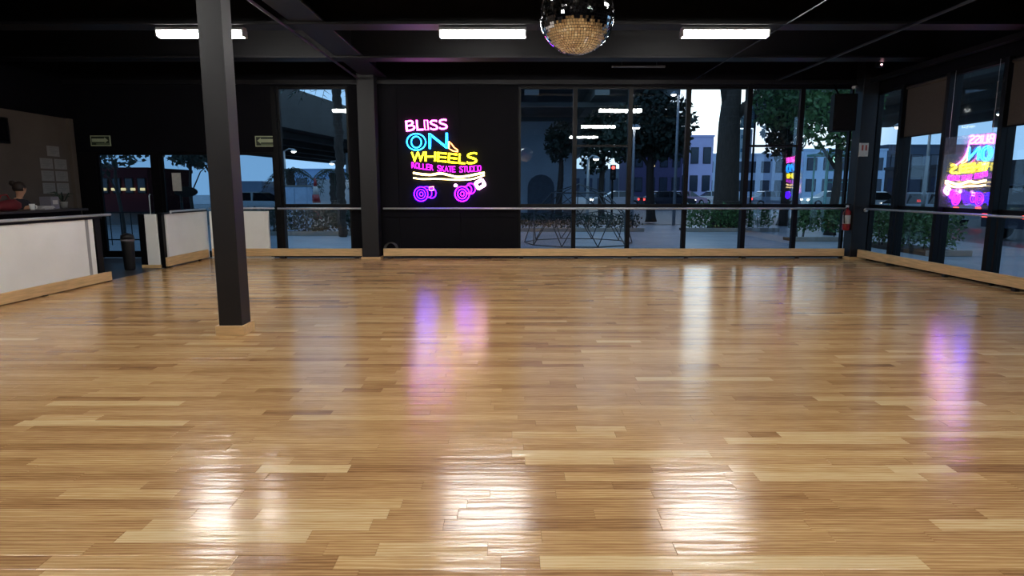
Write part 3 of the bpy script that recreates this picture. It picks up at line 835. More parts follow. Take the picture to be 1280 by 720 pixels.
# paper notices on the plaster wall
X = XLL + 0.094
def paper(label, y0, y1, z0, z1, m=M_paper):
    t = thing('paper_notice', label, 'notice', (X, (y0 + y1) / 2, z0), 'paper notices behind the reception desk')
    bx('sheet', m, (X - 0.002, X + 0.002, y0, y1, z0, z1), t)
    for i in range(4):
        zz = z1 - (z1 - z0) * (0.2 + 0.18 * i)
        bx('print_line', mat('grey_print', srgb(120, 118, 114), 0.8), (X + 0.002, X + 0.003, y0 + 0.05, y1 - 0.05 - 0.06 * (i % 2), zz, zz + 0.02), t)
M_pap2 = mat('dim_paper', srgb(128, 124, 122), 0.8, var=0.1, scale=20)
paper('single paper notice above the grid of six', 12.78, 13.12, 2.11, 2.31, M_pap2)
for r_, (z0, z1), w in ((0, (1.86, 2.06), 'top'), (1, (1.62, 1.82), 'middle'), (2, (1.37, 1.58), 'bottom')):
    paper('paper notice in the %s row of the grid, left column' % w, 12.56, 12.90, z0, z1, M_pap2)
    paper('paper notice in the %s row of the grid, right column' % w, 12.95, 13.30, z0, z1, M_pap2)
t = thing('wall_screen', 'dark framed screen high on the plaster wall at the left edge', 'screen', (X, 11.6, 2.3))
bx('frame', M_frame, (X, X + 0.05, 11.0, 11.82, 2.28, 2.74), t, 0.006)
bx('screen_glass', mat('dark_screen', srgb(10, 10, 12), 0.15), (X + 0.05, X + 0.054, 11.04, 11.78, 2.32, 2.70), t)

# person at the desk: one skinned figure seated on a stool
def skin_figure(name, joints, edges, m, parent, root=0):
    me = bpy.data.meshes.new(name); me.from_pydata([j[0] for j in joints], edges, [])
    o = bpy.data.objects.new(name, me); C.objects.link(o); o.parent = parent
    sk = o.modifiers.new('skin', 'SKIN')
    for i, j in enumerate(joints):
        r = j[1] if isinstance(j[1], tuple) else (j[1], j[1])
        me.skin_vertices[0].data[i].radius = r
        me.skin_vertices[0].data[i].use_root = (i == root)
    sb = o.modifiers.new('sub', 'SUBSURF'); sb.levels = 2; sb.render_levels = 2
    bpy.context.view_layer.update()
    dg = bpy.context.evaluated_depsgraph_get()
    m2 = bpy.data.meshes.new_from_object(o.evaluated_get(dg))
    o.modifiers.clear(); o.data = m2; m2.materials.clear()
    for mm in m: m2.materials.append(mm)
    for p in m2.polygons: p.use_smooth = True
    return o
px_, py_ = -8.62, 11.12
t = thing('person', 'person in dark clothes with tied-up hair seated behind the reception desk', 'person', (px_, py_, 0))
M_skin = mat('skin', srgb(196, 146, 116), 0.5, var=0.05)
M_cloth = mat('dark_clothing', srgb(40, 38, 46), 0.8, var=0.15, scale=8)
J = [((0, 0, .78), (.16, .13)), ((.01, 0, .95), (.145, .11)), ((.02, 0, 1.12), (.15, .11)), ((.03, 0, 1.24), (.11, .09)), ((.04, 0, 1.31), .05), ((.055, 0, 1.36), .055),
     ((.075, 0, 1.44), (.088, .078)), ((.075, 0, 1.51), (.08, .072)),
     ((.03, .17, 1.22), .055), ((.10, .25, 1.02), .043), ((.30, .18, 1.15), .034), ((.38, .14, 1.16), .03),
     ((.03, -.17, 1.22), .055), ((.10, -.25, 1.02), .043), ((.30, -.18, 1.15), .034), ((.38, -.14, 1.16), .03),
     ((.0, .09, .74), .09), ((.38, .11, .74), .07), ((.36, .11, .42), .05), ((.34, .11, .06), .038), ((.44, .11, .03), .03),
     ((.0, -.09, .74), .09), ((.38, -.11, .74), .07), ((.36, -.11, .42), .05), ((.34, -.11, .06), .038), ((.44, -.11, .03), .03),
     ((.155, 0, 1.45), .016)]
ED = [(0, 1), (1, 2), (2, 3), (3, 4), (4, 5), (5, 6), (6, 7), (3, 8), (8, 9), (9, 10), (10, 11), (3, 12), (12, 13), (13, 14), (14, 15),
      (0, 16), (16, 17), (17, 18), (18, 19), (19, 20), (0, 21), (21, 22), (22, 23), (23, 24), (24, 25), (6, 26)]
bod = skin_figure('body', J, ED, [M_cloth, M_skin], t)
for p in bod.data.polygons:
    cz = p.center
    if cz.z > 1.29 or (cz.x > 0.27 and 1.05 < cz.z < 1.22): p.material_index = 1
M_hair = mat('dark_hair', srgb(44, 32, 26), 0.6, var=0.2, scale=20)
mb = MB()
mb.lathe([(0.02, 0.115), (0.07, 0.09), (0.098, 0.04), (0.102, -0.01), (0.09, -0.05)], (px_ + 0.055, py_, 1.475), 14)
mb.lathe([(0.005, -0.05), (0.04, -0.035), (0.055, 0), (0.04, 0.035), (0.005, 0.05)], (px_ - 0.055, py_, 1.56), 12)
mb.build('hair', M_hair, t)
for s in (-1, 1):
    MB().lathe([(0.002, -0.008), (0.009, 0), (0.002, 0.008)], (px_ + 0.145, py_ + s * 0.03, 1.475), 8).build('eye', M_dark, t)
t = thing('bar_stool', 'dark stool under the seated person behind the desk', 'stool', (px_, py_, 0))
MB().lathe([(0.17, 0.60), (0.19, 0.62), (0.19, 0.655), (0.17, 0.665)], (px_, py_, 0), 18).build('seat', M_dark, t)
MB().lathe([(0.2, 0.0), (0.2, 0.015), (0.03, 0.03), (0.025, 0.60)], (px_, py_, 0), 16).build('pedestal', M_steel, t)
# things on the desk
t = thing('red_bag', 'red cloth bag lying on the reception desk at the left edge', 'bag', (-7.95, 10.0, 1.12))
mb = MB(); mb.lathe([(0.14, 0.0), (0.20, 0.04), (0.20, 0.11), (0.13, 0.17), (0.05, 0.185)], (0, 0, 0), 16)
mb.v = [(-7.95 + x * 0.8, 10.0 + y * 1.3, 1.12 + z * (0.9 + 0.15 * math.sin(9 * y + 5 * x))) for x, y, z in mb.v]
mb.build('body', mat('red_cloth', srgb(92, 12, 22), 0.8, var=0.2, scale=9, bump=0.3), t)
MB().tube([(-7.95, 9.88, 1.28), (-7.95, 9.93, 1.36), (-7.95, 10.05, 1.37), (-7.95, 10.12, 1.27)], 0.012, 6).build('strap', M_red, t)
t = thing('desk_cup', 'white cup on the reception desk near the person', 'cup', (-7.85, 10.42, 1.12))
MB().lathe([(0.035, 0), (0.042, 0.1), (0.036, 0.1), (0.03, 0.01)], (-7.85, 10.42, 1.12), 14).build('body', M_white, t)
MB().tube([(-7.81, 10.42, 1.20), (-7.775, 10.42, 1.19), (-7.775, 10.42, 1.15), (-7.812, 10.42, 1.14)], 0.006, 6).build('handle', M_white, t)
t = thing('document_pile', 'pile of loose papers on the reception desk', 'papers', (-7.9, 10.72, 1.12))
for i in range(5):
    a = random.uniform(-0.3, 0.3); ca, sa = math.cos(a), math.sin(a)
    q = [(-7.9 + x * ca - y * sa, 10.72 + x * sa + y * ca) for x, y in ((-.1, -.14), (.1, -.14), (.1, .14), (-.1, .14))]
    MB().prism(q, 1.12 + i * 0.012, 1.13 + i * 0.012, 'z').build('sheet', M_paper, t)
t = thing('box_file', 'slim grey box file standing on the desk under the notices', 'file box', (-8.0, 10.95, 1.12))
bx('box', mat('grey_box', srgb(110, 108, 118), 0.6), (-8.1, -7.9, 10.93, 11.13, 1.12, 1.33), t, 0.006)
bx('label', M_paper, (-7.9, -7.897, 10.97, 11.09, 1.2, 1.27), t)
t = thing('desk_plant', 'little potted plant at the far end of the reception desk', 'plant', (-7.95, 11.3, 1.12))
MB().lathe([(0.05, 0), (0.07, 0.12), (0.06, 0.12), (0.055, 0.1)], (-7.95, 11.3, 1.12), 12).build('pot', M_conc, t)
for i in range(14):
    a = random.uniform(0, 6.28); l = random.uniform(.12, .24)
    p = [(-7.95, 11.3, 1.22), (-7.95 + l * .5 * math.cos(a), 11.3 + l * .5 * math.sin(a), 1.22 + l * .8), (-7.95 + l * math.cos(a), 11.3 + l * math.sin(a), 1.22 + l * .7)]
    MB().tube(p, [0.004, 0.012, 0.002], 5).build('leaf', M_leafd, t)
# bin by the entrance gap
t = thing('waste_bin', 'narrow dark waste bin beside the dark post of the entrance gap', 'bin', (-7.0, 11.55, 0))
MB().lathe([(0.08, 0), (0.09, 0.02), (0.11, 0.52), (0.11, 0.54)], (-7.0, 11.5, 0), 16).build('body', M_dark, t)
MB().lathe([(0.112, 0.52), (0.112, 0.56)], (-7.0, 11.5, 0), 16).build('rim', mat('bin_rim', srgb(110, 108, 110), 0.5), t)
MB().lathe([(0.115, 0.56), (0.105, 0.63), (0.05, 0.66), (0.02, 0.67)], (-7.0, 11.5, 0), 16).build('lid', M_dark, t)

# ================================================================== OUTSIDE: STREET AT DUSK
GZ = -0.03
def slab(name, m, b, label, cat): return struct(name, m, [b], label, cat)
slab('ground_pavement', M_pave, (-60, XR + 5.6, DW + 0.19, 27.0, GZ - 0.2, GZ), 'grey pavement outside the end wall windows', 'pavement')
slab('ground_pavement', M_pave, (XR + 0.17, XR + 5.6, -8, DW + 0.19, GZ - 0.2, GZ), 'grey pavement outside the street side windows', 'pavement')
slab('ground_road', M_road, (-120, XR + 5.6, 27.0, 66.0, GZ - 0.35, GZ - 0.06), 'dark asphalt road beyond the pavement', 'road')
slab('ground_road', M_road, (XR + 5.6, 32.0, -8, 66.0, GZ - 0.35, GZ - 0.06), 'dark asphalt road beside the street side windows', 'road')
slab('ground_far', M_pave, (-140, 140, 66.0, 180.0, GZ - 0.3, GZ - 0.02), 'far pavement below the buildings', 'pavement')
slab('ground_far', M_pave, (32, 140, -8, 66.0, GZ - 0.3, GZ - 0.02), 'far pavement across the side road', 'pavement')
slab('kerb', M_kerb, (-60, XR + 5.6, 26.8, 27.0, GZ - 0.14, GZ + 0.02), 'pale kerb along the road beyond the end wall', 'kerb')

# ---------------------------------------------------------------- overpass
t = thing('overpass', 'dark concrete overpass running away above the street', 'overpass', (-0.8, 54, 0))
def P4(x0, x1, y0, y1, z0, z1, sk=0.0):
    """slab drifting sideways with distance"""
    m = MB(); vs = []
    for z in (z0, z1):
        for y, dx in ((y0, 0), (y1, sk)):
            for x in (x0, x1): vs.append((x + dx, y, z))
    m.add(vs, [(0, 1, 3, 2), (4, 6, 7, 5), (0, 4, 5, 1), (2, 3, 7, 6), (0, 2, 6, 4), (1, 5, 7, 3)]); return m
P4(-6.5, 8.4, 31.5, 130, 6.6, 7.4, 2.4).build('deck', M_conc, t)
for x in (-6.2, -2.8, 0.6, 4.0, 7.4): P4(x, x + 0.7, 31.5, 130, 5.95, 6.6, 2.4).build('girder', M_conc, t)
for y in (34, 41, 55, 72, 96): P4(-6.5, 8.9, y, y + 0.8, 5.7, 5.95, 0.02).build('cross_beam', M_conc, t)
M_pier = mat('pale_pier', srgb(190, 206, 216), 0.8, var=0.1, scale=0.8)
P4(0.4, 3.3, 41, 42, GZ, 5.7, 0).build('pier', M_pier, t)
P4(5.8, 6.8, 72, 73, GZ, 5.7, 0).build('pier', M_pier, t)
mb = MB(); mb.prism([(1.0, GZ), (2.7, GZ), (2.7, 1.6)] + [(1.85 + .85 * math.cos(a), 1.6 + .8 * math.sin(a)) for a in [i * math.pi / 8 for i in range(1, 8)]] + [(1.0, 1.6)], 40.9, 41.0)
mb.build('arched_recess', mat('recess_grey', srgb(92, 104, 116), 0.8), t)
t = thing('elevated_road', 'dark elevated road with a tall parapet beyond the tall left window', 'overpass', (-14, 60, 0))
P4(-31, -14.7, 20, 85, 4.95, 5.3, 8.65).build('deck', M_concd, t)
P4(-14.9, -14.6, 20, 85, 4.85, 7.1, 8.65).build('parapet', M_concd, t)
P4(-31.2, -30.9, 20, 85, 4.85, 7.1, 8.65).build('parapet', M_concd, t)
for x in (-29.4, -26.2, -23.0, -19.8, -16.6): P4(x, x + .5, 20, 85, 4.55, 4.95, 8.65).build('girder', M_concd, t)
for y in (56, 76): P4(-16.6 + (y - 40) * .133, -15.2 + (y - 40) * .133, y, y + 1.2, GZ - .1, 4.6, 0).build('pier', M_pier, t)
t = thing('viaduct', 'dark elevated deck beyond the street side windows', 'overpass', (24, 20, 0))
bx('deck', M_conc, (16, 38, -6, 46, 6.3, 7.3), t)
for x in (18, 22, 26, 30, 34): bx('girder', M_conc, (x, x + 0.7, -6, 46, 5.8, 6.3), t)
for y in (8, 30): bx('pier', M_conc, (29, 30.2, y, y + 1.2, GZ - 0.14, 5.8), t)

# ---------------------------------------------------------------- buildings
def building(label, x0, x1, y0, y1, h, col, rows, cols, lit=(), face='y', band=None):
    t = thing('building', label, 'building', ((x0 + x1) / 2, (y0 + y1) / 2, 0))
    m = mat('facade_%d_%d_%d' % col, srgb(*col), 0.8, var=0.08, scale=0.5)
    bx('walls', m, (x0, x1, y0, y1, GZ - 0.3, h), t)
    bx('parapet', m, (x0 - 0.1, x1 + 0.1, y0 - 0.1, y1 + 0.1, h, h + 0.25), t)
    n = 0
    for r in range(rows):
        for c in range(cols):
            z0 = 1.0 + r * (h - 1.0) / rows + 0.25; z1 = z0 + (h - 1.0) / rows * 0.55
            mm = M_warm if n in lit else mat('dark_pane', srgb(46, 54, 70), 0.15)
            if face == 'y':
                L = (x1 - x0) / cols; a = x0 + c * L + L * 0.22; b = x0 + (c + 1) * L - L * 0.22
                w = bx('window', M_frame, (a - .06, b + .06, y0 - 0.06, y0 + .01, z0 - .06, z1 + .06), t); bx('glass', mm, (a, b, y0 - 0.08, y0 - 0.05, z0, z1), w)
            else:
                L = (y1 - y0) / cols; a = y0 + c * L + L * 0.22; b = y0 + (c + 1) * L - L * 0.22
                w = bx('window', M_frame, (x0 - 0.06, x0 + .01, a - .06, b + .06, z0 - .06, z1 + .06), t); bx('glass', mm, (x0 - 0.08, x0 - 0.05, a, b, z0, z1), w)
            n += 1
    if band: bx('shop_band', band, (x0 + .3, x1 - .3, y0 - 0.25, y0, 2.2, 2.7), t)
    return t
building('lilac building behind the dark tree crown', 21.4, 26.2, 84, 92, 8.2, (196, 188, 226), 2, 3)
building('plum coloured dark building left of the lilac one', 15.0, 21.2, 80, 90, 7.0, (86, 78, 112), 2, 4, (5,))
building('white low building behind the thick tree trunk', 26.5, 38.5, 90, 98, 6.2, (206, 216, 232), 2, 6)
building('pale blue building seen right of the thick tree trunk', 39.0, 50.0, 86, 95, 6.6, (176, 198, 224), 2, 5)
building('grey building on the far right of the street', 50.6, 64, 87, 98, 7.2, (62, 74, 92), 2, 5)
building('dark building behind the overpass piers', -1.4, 28, 134, 142, 5.5, (84, 92, 104), 1, 11)
building('blue grey building beyond the tall left window', -46.0, -14, 124, 132, 5.2, (120, 150, 186), 1, 9, (3,))
b = building('red shop front with warm lanterns beyond the dark door', -31, -25.0, 44, 50, 2.7, (96, 26, 36), 1, 7)
for i in range(9): bx('lantern', M_warm, (-30.7 + i * .66, -30.45 + i * .66, 43.7, 43.9, 1.38, 1.56), b, .02)
building('dark building left of the red shop front', -48, -32, 46, 52, 3.2, (70, 78, 92), 1, 5)
building('long dark low building across the side road', 36, 44, 24, 62, 3.3, (34, 40, 50), 1, 12, (), 'x')
building('dark low building further along the side road', 37, 44, 2, 22, 3.6, (34, 38, 48), 1, 7, (), 'x')

# ---------------------------------------------------------------- trees, hedges
def leaves(blobs, n, size, seed):
    r = np.random.default_rng(seed); mb = MB()
    w = np.array([b[1][0] * b[1][1] * b[1][2] for b in blobs]); w = w / w.sum()
    vs = []; fs = []
    for (c, rad), k in zip(blobs, (w * n).astype(int)):
        d = r.normal(size=(k, 3)); d /= np.linalg.norm(d, axis=1)[:, None]
        q = d * (r.random((k, 1)) ** 0.45) * np.array(rad) + np.array(c)
        u = r.normal(size=(k, 3)); u /= np.linalg.norm(u, axis=1)[:, None]
        v = np.cross(u, r.normal(size=(k, 3))); v /= np.linalg.norm(v, axis=1)[:, None]
        s = size * (0.6 + 0.8 * r.random((k, 1)))
        for a, b, e, f in zip(q - u * s, q + v * s * .5, q + u * s, q - v * s * .5):
            o = len(vs); vs += [tuple(a), tuple(b), tuple(e), tuple(f)]; fs.append((o, o + 1, o + 2, o + 3))
    mb.add(vs, fs); return mb
def tree(label, base, r0, h, blobs, n, size, seed, m=M_leafd, lean=(0, 0), branches=()):
    t = thing('tree', label, 'tree', base, 'street trees')
    x, y, z = base
    pts = [(x + lean[0] * k * k + 0.06 * math.sin(k * 5 + seed), y + lean[1] * k, z + h * k) for k in (0, .06, .2, .4, .6, .8, 1)]
    MB().tube(pts, [r0 * 1.45, r0 * 1.12, r0, r0 * .93, r0 * .86, r0 * .7, r0 * .45], 12).build('trunk', M_bark, t)
    for i, (c, rad) in enumerate(blobs):
        a = Vector(pts[4]); b = Vector(c)
        MB().tube([a, a.lerp(b, .5) + Vector((0, 0, .2)), b], [r0 * .45, r0 * .3, r0 * .1], 7).build('branch', M_bark, t)
    leaves(blobs, n, size, seed).build('foliage', m, t, kind='stuff')
    return t
tree('thick-trunked tree rising in front of the bright sky', (8.05, 24.2, GZ), 0.46, 6.6, [((8.6, 24, 7.4), (2.2, 1.8, 1.4)), ((10.4, 23.2, 6.1), (1.5, 1.2, .9)), ((7.2, 24, 7.6), (1.2, 1.2, .7))], 1900, .13, 1, lean=(.25, 0))
tree('round dark tree in front of the plum building', (6.4, 29.5, GZ), 0.2, 4.0, [((6.5, 29.5, 4.4), (1.9, 1.5, 1.5)), ((5.4, 30, 3.7), (1.2, 1.2, 1.1)), ((7.1, 29, 3.5), (1.0, 1, .9))], 4200, .15, 2)
tree('slim tree behind the dome frame, left of the round dark tree', (4.7, 33.4, GZ), 0.16, 3.6, [((4.8, 33.4, 4.3), (1.3, 1.1, 1.3)), ((4.3, 33.4, 3.0), (.8, .8, .8))], 1900, .14, 3)
tree('dark slim tree beside the pale bridge pier', (2.5, 33.4, GZ), 0.17, 3.4, [((2.45, 33.4, 3.9), (.8, .8, 1.1))], 900, .14, 4)
tree('leafy tree behind the loudspeaker window', (10.5, 20.8, GZ), 0.14, 3.4, [((10.2, 20.6, 4.1), (1.5, 1.2, 1.4)), ((9.1, 22, 4.5), (1.2, 1.1, 1.1)), ((10.8, 21, 3.1), (.9, .9, .8))], 3000, .10, 5, M_leaf)
tree('dark tree between the thick trunk and the loudspeaker', (11.2, 26.2, GZ), 0.2, 4.0, [((11.2, 26.2, 4.5), (1.3, 1.2, 1.6)), ((10.9, 26, 3.2), (.8, .7, .7))], 2600, .12, 6)
tree('thin tree outside the dark entrance door', (-11.2, 18.2, GZ), 0.05, 2.3, [((-11.2, 18.2, 2.6), (1.0, .9, .6)), ((-11.9, 18.4, 2.1), (.5, .5, .4))], 420, .10, 7)
tree('thin tree outside the second glass door leaf', (-9.0, 18.0, GZ), 0.05, 2.2, [((-9.0, 18, 2.5), (.8, .8, .5)), ((-8.4, 18, 2.2), (.5, .5, .35))], 380, .10, 8)
tree('bare-stemmed tree outside the third glass door leaf', (-11.4, 25, GZ), 0.13, 2.6, [((-11.6, 25, 3.1), (.9, .8, .6)), ((-12.4, 25, 2.8), (.8, .8, .5))], 1000, .12, 9)

def palm(label, base, h, r, nf, fl, seed, droop=1.0):
    rr = random.Random(seed); x, y, z = base
    t = thing('palm_tree', label, 'palm', base, 'palms beyond the tall left window')
    pts = []; rad = []
    for i in range(int(h / .12) + 1):
        pts.append((x + .02 * math.sin(i), y, z + i * .12)); rad.append(r * (1.0 if i % 2 else .82))
    MB().tube(pts, rad, 10).build('trunk', M_bark, t)
    for k in range(nf):
        a = k * 2 * math.pi / nf + rr.uniform(-.2, .2); l = fl * rr.uniform(.8, 1.1); up = rr.uniform(.1, .8)
        mb = MB(); n = 12; sp = []
        for i in range(n + 1):
            s = i / n; sp.append(Vector((x + math.cos(a) * l * s, y + math.sin(a) * l * s, z + h + l * (up * s - droop * (up + .5) * s * s))))
        mb.tube(sp, [.02 * (1 - .8 * i / n) for i in range(n + 1)], 4)
        for i in range(1, n):
            for sd in (-1, 1):
                side = Vector((-math.sin(a), math.cos(a), -.4)) * sd if sd == 1 else Vector((math.sin(a), -math.cos(a), -.4))
                p = sp[i]; q = p + side * l * .26 * math.sin(math.pi * (i + 1) / (n + 2)) + Vector((math.cos(a), math.sin(a), -.1)) * .1
                d = Vector((math.cos(a), math.sin(a), 0)) * .035
                mb.add([p - d, p + d, q], [(0, 1, 2)])
        mb.build('frond', M_leafd, t)
    return t
palm('tall ringed palm trunk at the right edge of the tall left window', (-5.35, 20.0, GZ), 4.9, .15, 12, 1.8, 1)
palm('short bushy palm behind the grey cabinet', (-9.6, 27.8, GZ), 2.3, .2, 16, 1.3, 2, 1.3)
palm('short bushy palm beside the red and white cone', (-7.2, 26.0, GZ), 2.2, .22, 16, 1.2, 3, 1.3)

def hedge(label, x0, x1, y0, y1, z0, z1, n, seed, m=M_leaf, size=.06, wall=True):
    t = thing('hedge', label, 'hedge', ((x0 + x1) / 2, (y0 + y1) / 2, GZ), 'clipped hedges on the pavement')
    r = np.random.default_rng(seed); vs = []; fs = []
    for i in range(n):
        q = np.array([r.uniform(x0, x1), r.uniform(y0, y1), z0 + (z1 - z0) * r.random() ** .7]) + r.normal(0, .03, 3)
        u = r.normal(size=3); u /= np.linalg.norm(u); v = np.cross(u, r.normal(size=3)); v /= np.linalg.norm(v)
        o = len(vs); vs += [tuple(q - u * size), tuple(q + v * size * .5), tuple(q + u * size), tuple(q - v * size * .5)]; fs.append((o, o + 1, o + 2, o + 3))
    MB().add(vs, fs).build('foliage', m, t, kind='stuff')
    for i in range(int(max(x1 - x0, y1 - y0) / .22)):
        x = x0 + (x1 - x0) * random.random(); y = y0 + (y1 - y0) * random.random()
        MB().tube([(x, y, GZ), (x + random.uniform(-.06, .06), y, (z0 + z1) / 2), (x + random.uniform(-.1, .1), y, z1 - .05)], [.014, .01, .005], 5).build('stem', M_bark, t)
    if wall:
        MB().box(x0 - .1, x1 + .1, y0 - .12, y0 - .02, GZ, GZ + .13, .01).build('kerb', M_kerb, t)
        MB().box(x0 - .1, x1 + .1, y0 - .02, y1 + .1, GZ, GZ + .08).build('soil', M_soil, t)
hedge('green hedge below the thick tree trunk', 6.3, 9.4, 22.6, 23.4, .1, .92, 2600, 1)
hedge('open-stemmed hedge below the loudspeaker window', 8.2, 9.7, 18.3, 18.8, .25, .92, 1500, 2)
hedge('dark hedge below the tall left window', -9.5, -4.2, 20.7, 21.5, .05, .82, 3600, 3, M_leafd)
hedge('hedge outside the first street side windows', 9.4, 10.2, 14.2, 17.0, .1, 1.0, 2600, 4)
hedge('low hedge beyond the dome frame', -.3, 4.6, 22.6, 23.3, .05, .55, 1500, 5, M_leafd)

# ---------------------------------------------------------------- cars
def car(label, x, y, rot, col, H=1.42, L=4.3, van=False, suv=False, head=True):
    t = thing('car' if not van else 'van', label, 'van' if van else 'car', (0, 0, 0), 'vehicles on the street')
    paint = mat('car_paint_%d_%d_%d' % col, srgb(*col), 0.25, coat=0.6, var=0.03)
    h = L / 2; W = .86
    if van: low = [(-h, .35), (h, .35), (h, .95), (h - .7, 1.15), (h - 1.15, H), (-h, H)]
    elif suv: low = [(-h, .38), (h, .38), (h, .85), (h - .15, 1.0), (h - 1.05, 1.08), (-h + .05, 1.1), (-h, .9)]
    else: low = [(-h, .32), (h, .32), (h, .62), (h - .12, .78), (h - 1.1, .92), (-h + .55, .95), (-h + .05, .9), (-h, .6)]
    def loft(poly, w0, w1, zt):
        n = len(poly); vs = []
        for s in (-1, 1):
            for a, b in poly:
                w = w0 + (w1 - w0) * max(0, (b - .9) / max(.01, (zt - .9))) if b > .9 else w0 * (1 - .05 * max(0, (.5 - b) / .2))
                vs.append((a, s * w, b))
        fs = [tuple(range(n)), tuple(range(2 * n - 1, n - 1, -1))] + [(i, i + n, (i + 1) % n + n, (i + 1) % n) for i in range(n)]
        return MB().add(vs, fs)
    loft(low, W, W * .96, H).build('body', paint, t)
    if not van:
        z0 = 1.08 if suv else .9
        cab = [(-h + (.1 if suv else .45), z0), (h - 1.0, z0), (h - 1.75, H - .05), (h - 2.0, H - .02), (-h + (.5 if suv else 1.15), H - .03)]
        loft(cab, W * .96, W * .72, H).build('cabin_glass', M_cglass, t)
        roof = [(h - 1.72, H - .06), (h - 2.0, H), (-h + (.5 if suv else 1.2), H - .01), (-h + (.4 if suv else 1.0), H - .07)]
        loft(roof, W * .76, W * .74, H).build('roof', paint, t)
        for s in (-1, 1):
            for xx in (-.05, -1.0 if not suv else -1.1): MB().prism([(xx - .04, z0 + .01), (xx + .04, z0 + .01), (xx + .02, H - .05), (xx - .04, H - .05)], s * W * .70, s * W * .965).build('pillar', paint, t)
    else:
        MB().prism([(h - .72, 1.16), (h - .66, 1.16), (h - 1.08, H - .08), (h - 1.14, H - .08)], -W * .88, W * .88).build('windscreen', M_cglass, t)
        for s in (-1, 1): MB().box(h - 1.9, h - 1.15, s * W * .99, s * W * .96, 1.15, H - .15).build('side_window', M_cglass, t)
    for wx in (-h + .75, h - .8):
        for s in (-1, 1):
            w = MB().lathe([(.2, -.1), (.31, -.1), (.33, -.06), (.33, .06), (.31, .1), (.2, .1)], (wx, s * (W - .08), .33), 18, 'y').build('wheel', M_tyre, t)
            MB().lathe([(.03, -.015), (.19, -.012), (.19, .0)], (wx, s * (W + .03), .33), 12, 'y').build('hubcap', M_hub, w)
    for s in (-1, 1):
        MB().box(h - .06, h + .02, s * .52, s * .78, .6, .74, .01).build('headlight', M_head if head else M_hub, t)
        MB().box(-h - .02, -h + .06, s * .55, s * .82, .68, .84, .01).build('taillight', M_tail, t)
    t.location = (x, y, GZ - .06); t.rotation_euler = (0, 0, rot)
    return t
car('white car with its headlights on, behind the dome frame', 9.0, 55.0, math.pi, (222, 228, 236))
car('dark car with red tail lights left of the thick trunk', 12.6, 52.0, R(8), (60, 62, 74))
car('pinkish silver car just left of the thick trunk', 15.6, 58.0, R(30), (190, 160, 186))
car('white car half hidden behind the thick trunk', 19.8, 61.0, 0, (228, 232, 236))
car('silver car seen beside the mirrored neon sign', 22.4, 55.0, R(5), (170, 184, 200))
car('pale teal car behind the open-stemmed hedge', 27.6, 55.5, math.pi, (190, 220, 222))
car('white van beyond the ringed palm trunk', -12.9, 47.5, R(85), (206, 216, 228), H=2.25, L=4.8, van=True)
car('pale blue van outside the third glass door leaf', -17.4, 45.0, R(88), (150, 186, 226), H=2.1, L=4.6, van=True)
car('white car parked outside the third glass door leaf', -14.3, 36.0, 0, (200, 208, 214))
car('silver car with red tail lights outside the half-drawn blind', 17.8, 28.0, R(112), (186, 198, 212))
car('white car with headlights on outside the corner window', 23.2, 41.0, R(-88), (216, 220, 224))
car('large dark car outside the right-hand blind', 17.3, 19.6, R(8), (38, 44, 60), H=1.72, L=4.7, suv=True, head=False)

# ---------------------------------------------------------------- street furniture
t = thing('geodesic_dome', 'open dome frame of thin dark bars on the pavement', 'dome frame', (1.85, 17.7, GZ))
bm = bmesh.new(); bmesh.ops.create_icosphere(bm, subdivisions=2, radius=1.5)
bmesh.ops.rotate(bm, verts=bm.verts[:], cent=(0, 0, 0), matrix=Matrix.Rotation(R(14), 3, 'Z'))
for e in bm.edges:
    a, b = e.verts[0].co.copy(), e.verts[1].co.copy()
    if min(a.z, b.z) < -.02: continue
    a = Vector((a.x, a.y, a.z * 1.08)); b = Vector((b.x, b.y, b.z * 1.08))
    bas = Vector((1.85, 17.7, GZ + .014))
    MB().tube([bas + a, bas + b], .014, 5).build('strut', mat('dome_bar', srgb(60, 66, 70), .4, metal=.5), t)
bm.free()
t = thing('utility_cabinet', 'pale blue street cabinet above the dark hedge', 'cabinet', (-7.55, 22.4, GZ))
bx('body', mat('cabinet_blue', srgb(150, 178, 208), .5), (-8.0, -7.1, 22.2, 22.7, GZ, 1.56), t, .015)
for x0, x1 in ((-7.97, -7.56), (-7.54, -7.13)):
    d = bx('door', mat('cabinet_blue', srgb(150, 178, 208), .5), (x0, x1, 22.18, 22.2, .15, 1.5), t, .004)
    bx('handle', M_frame, ((-7.60, -7.58, 22.16, 22.18, .8, .95) if x0 < -7.6 else (-7.52, -7.50, 22.16, 22.18, .8, .95)), d)
bx('top_lip', M_conc, (-8.03, -7.07, 22.16, 22.73, 1.56, 1.6), t, .005)
t = thing('traffic_cone', 'tall red and white banded cone behind the dark hedge', 'cone', (-7.25, 23.6, GZ))
for i in range(6):
    r0, r1 = .30 - i * .045, .30 - (i + 1) * .045
    MB().lathe([(r0, .1 + i * .3), (r1, .1 + (i + 1) * .3)], (-7.25, 23.6, GZ), 14).build('band', M_red if i % 2 else M_paper, t)
MB().box(-7.6, -6.9, 23.25, 23.95, GZ, GZ + .1, .01).build('base', M_dark, t)
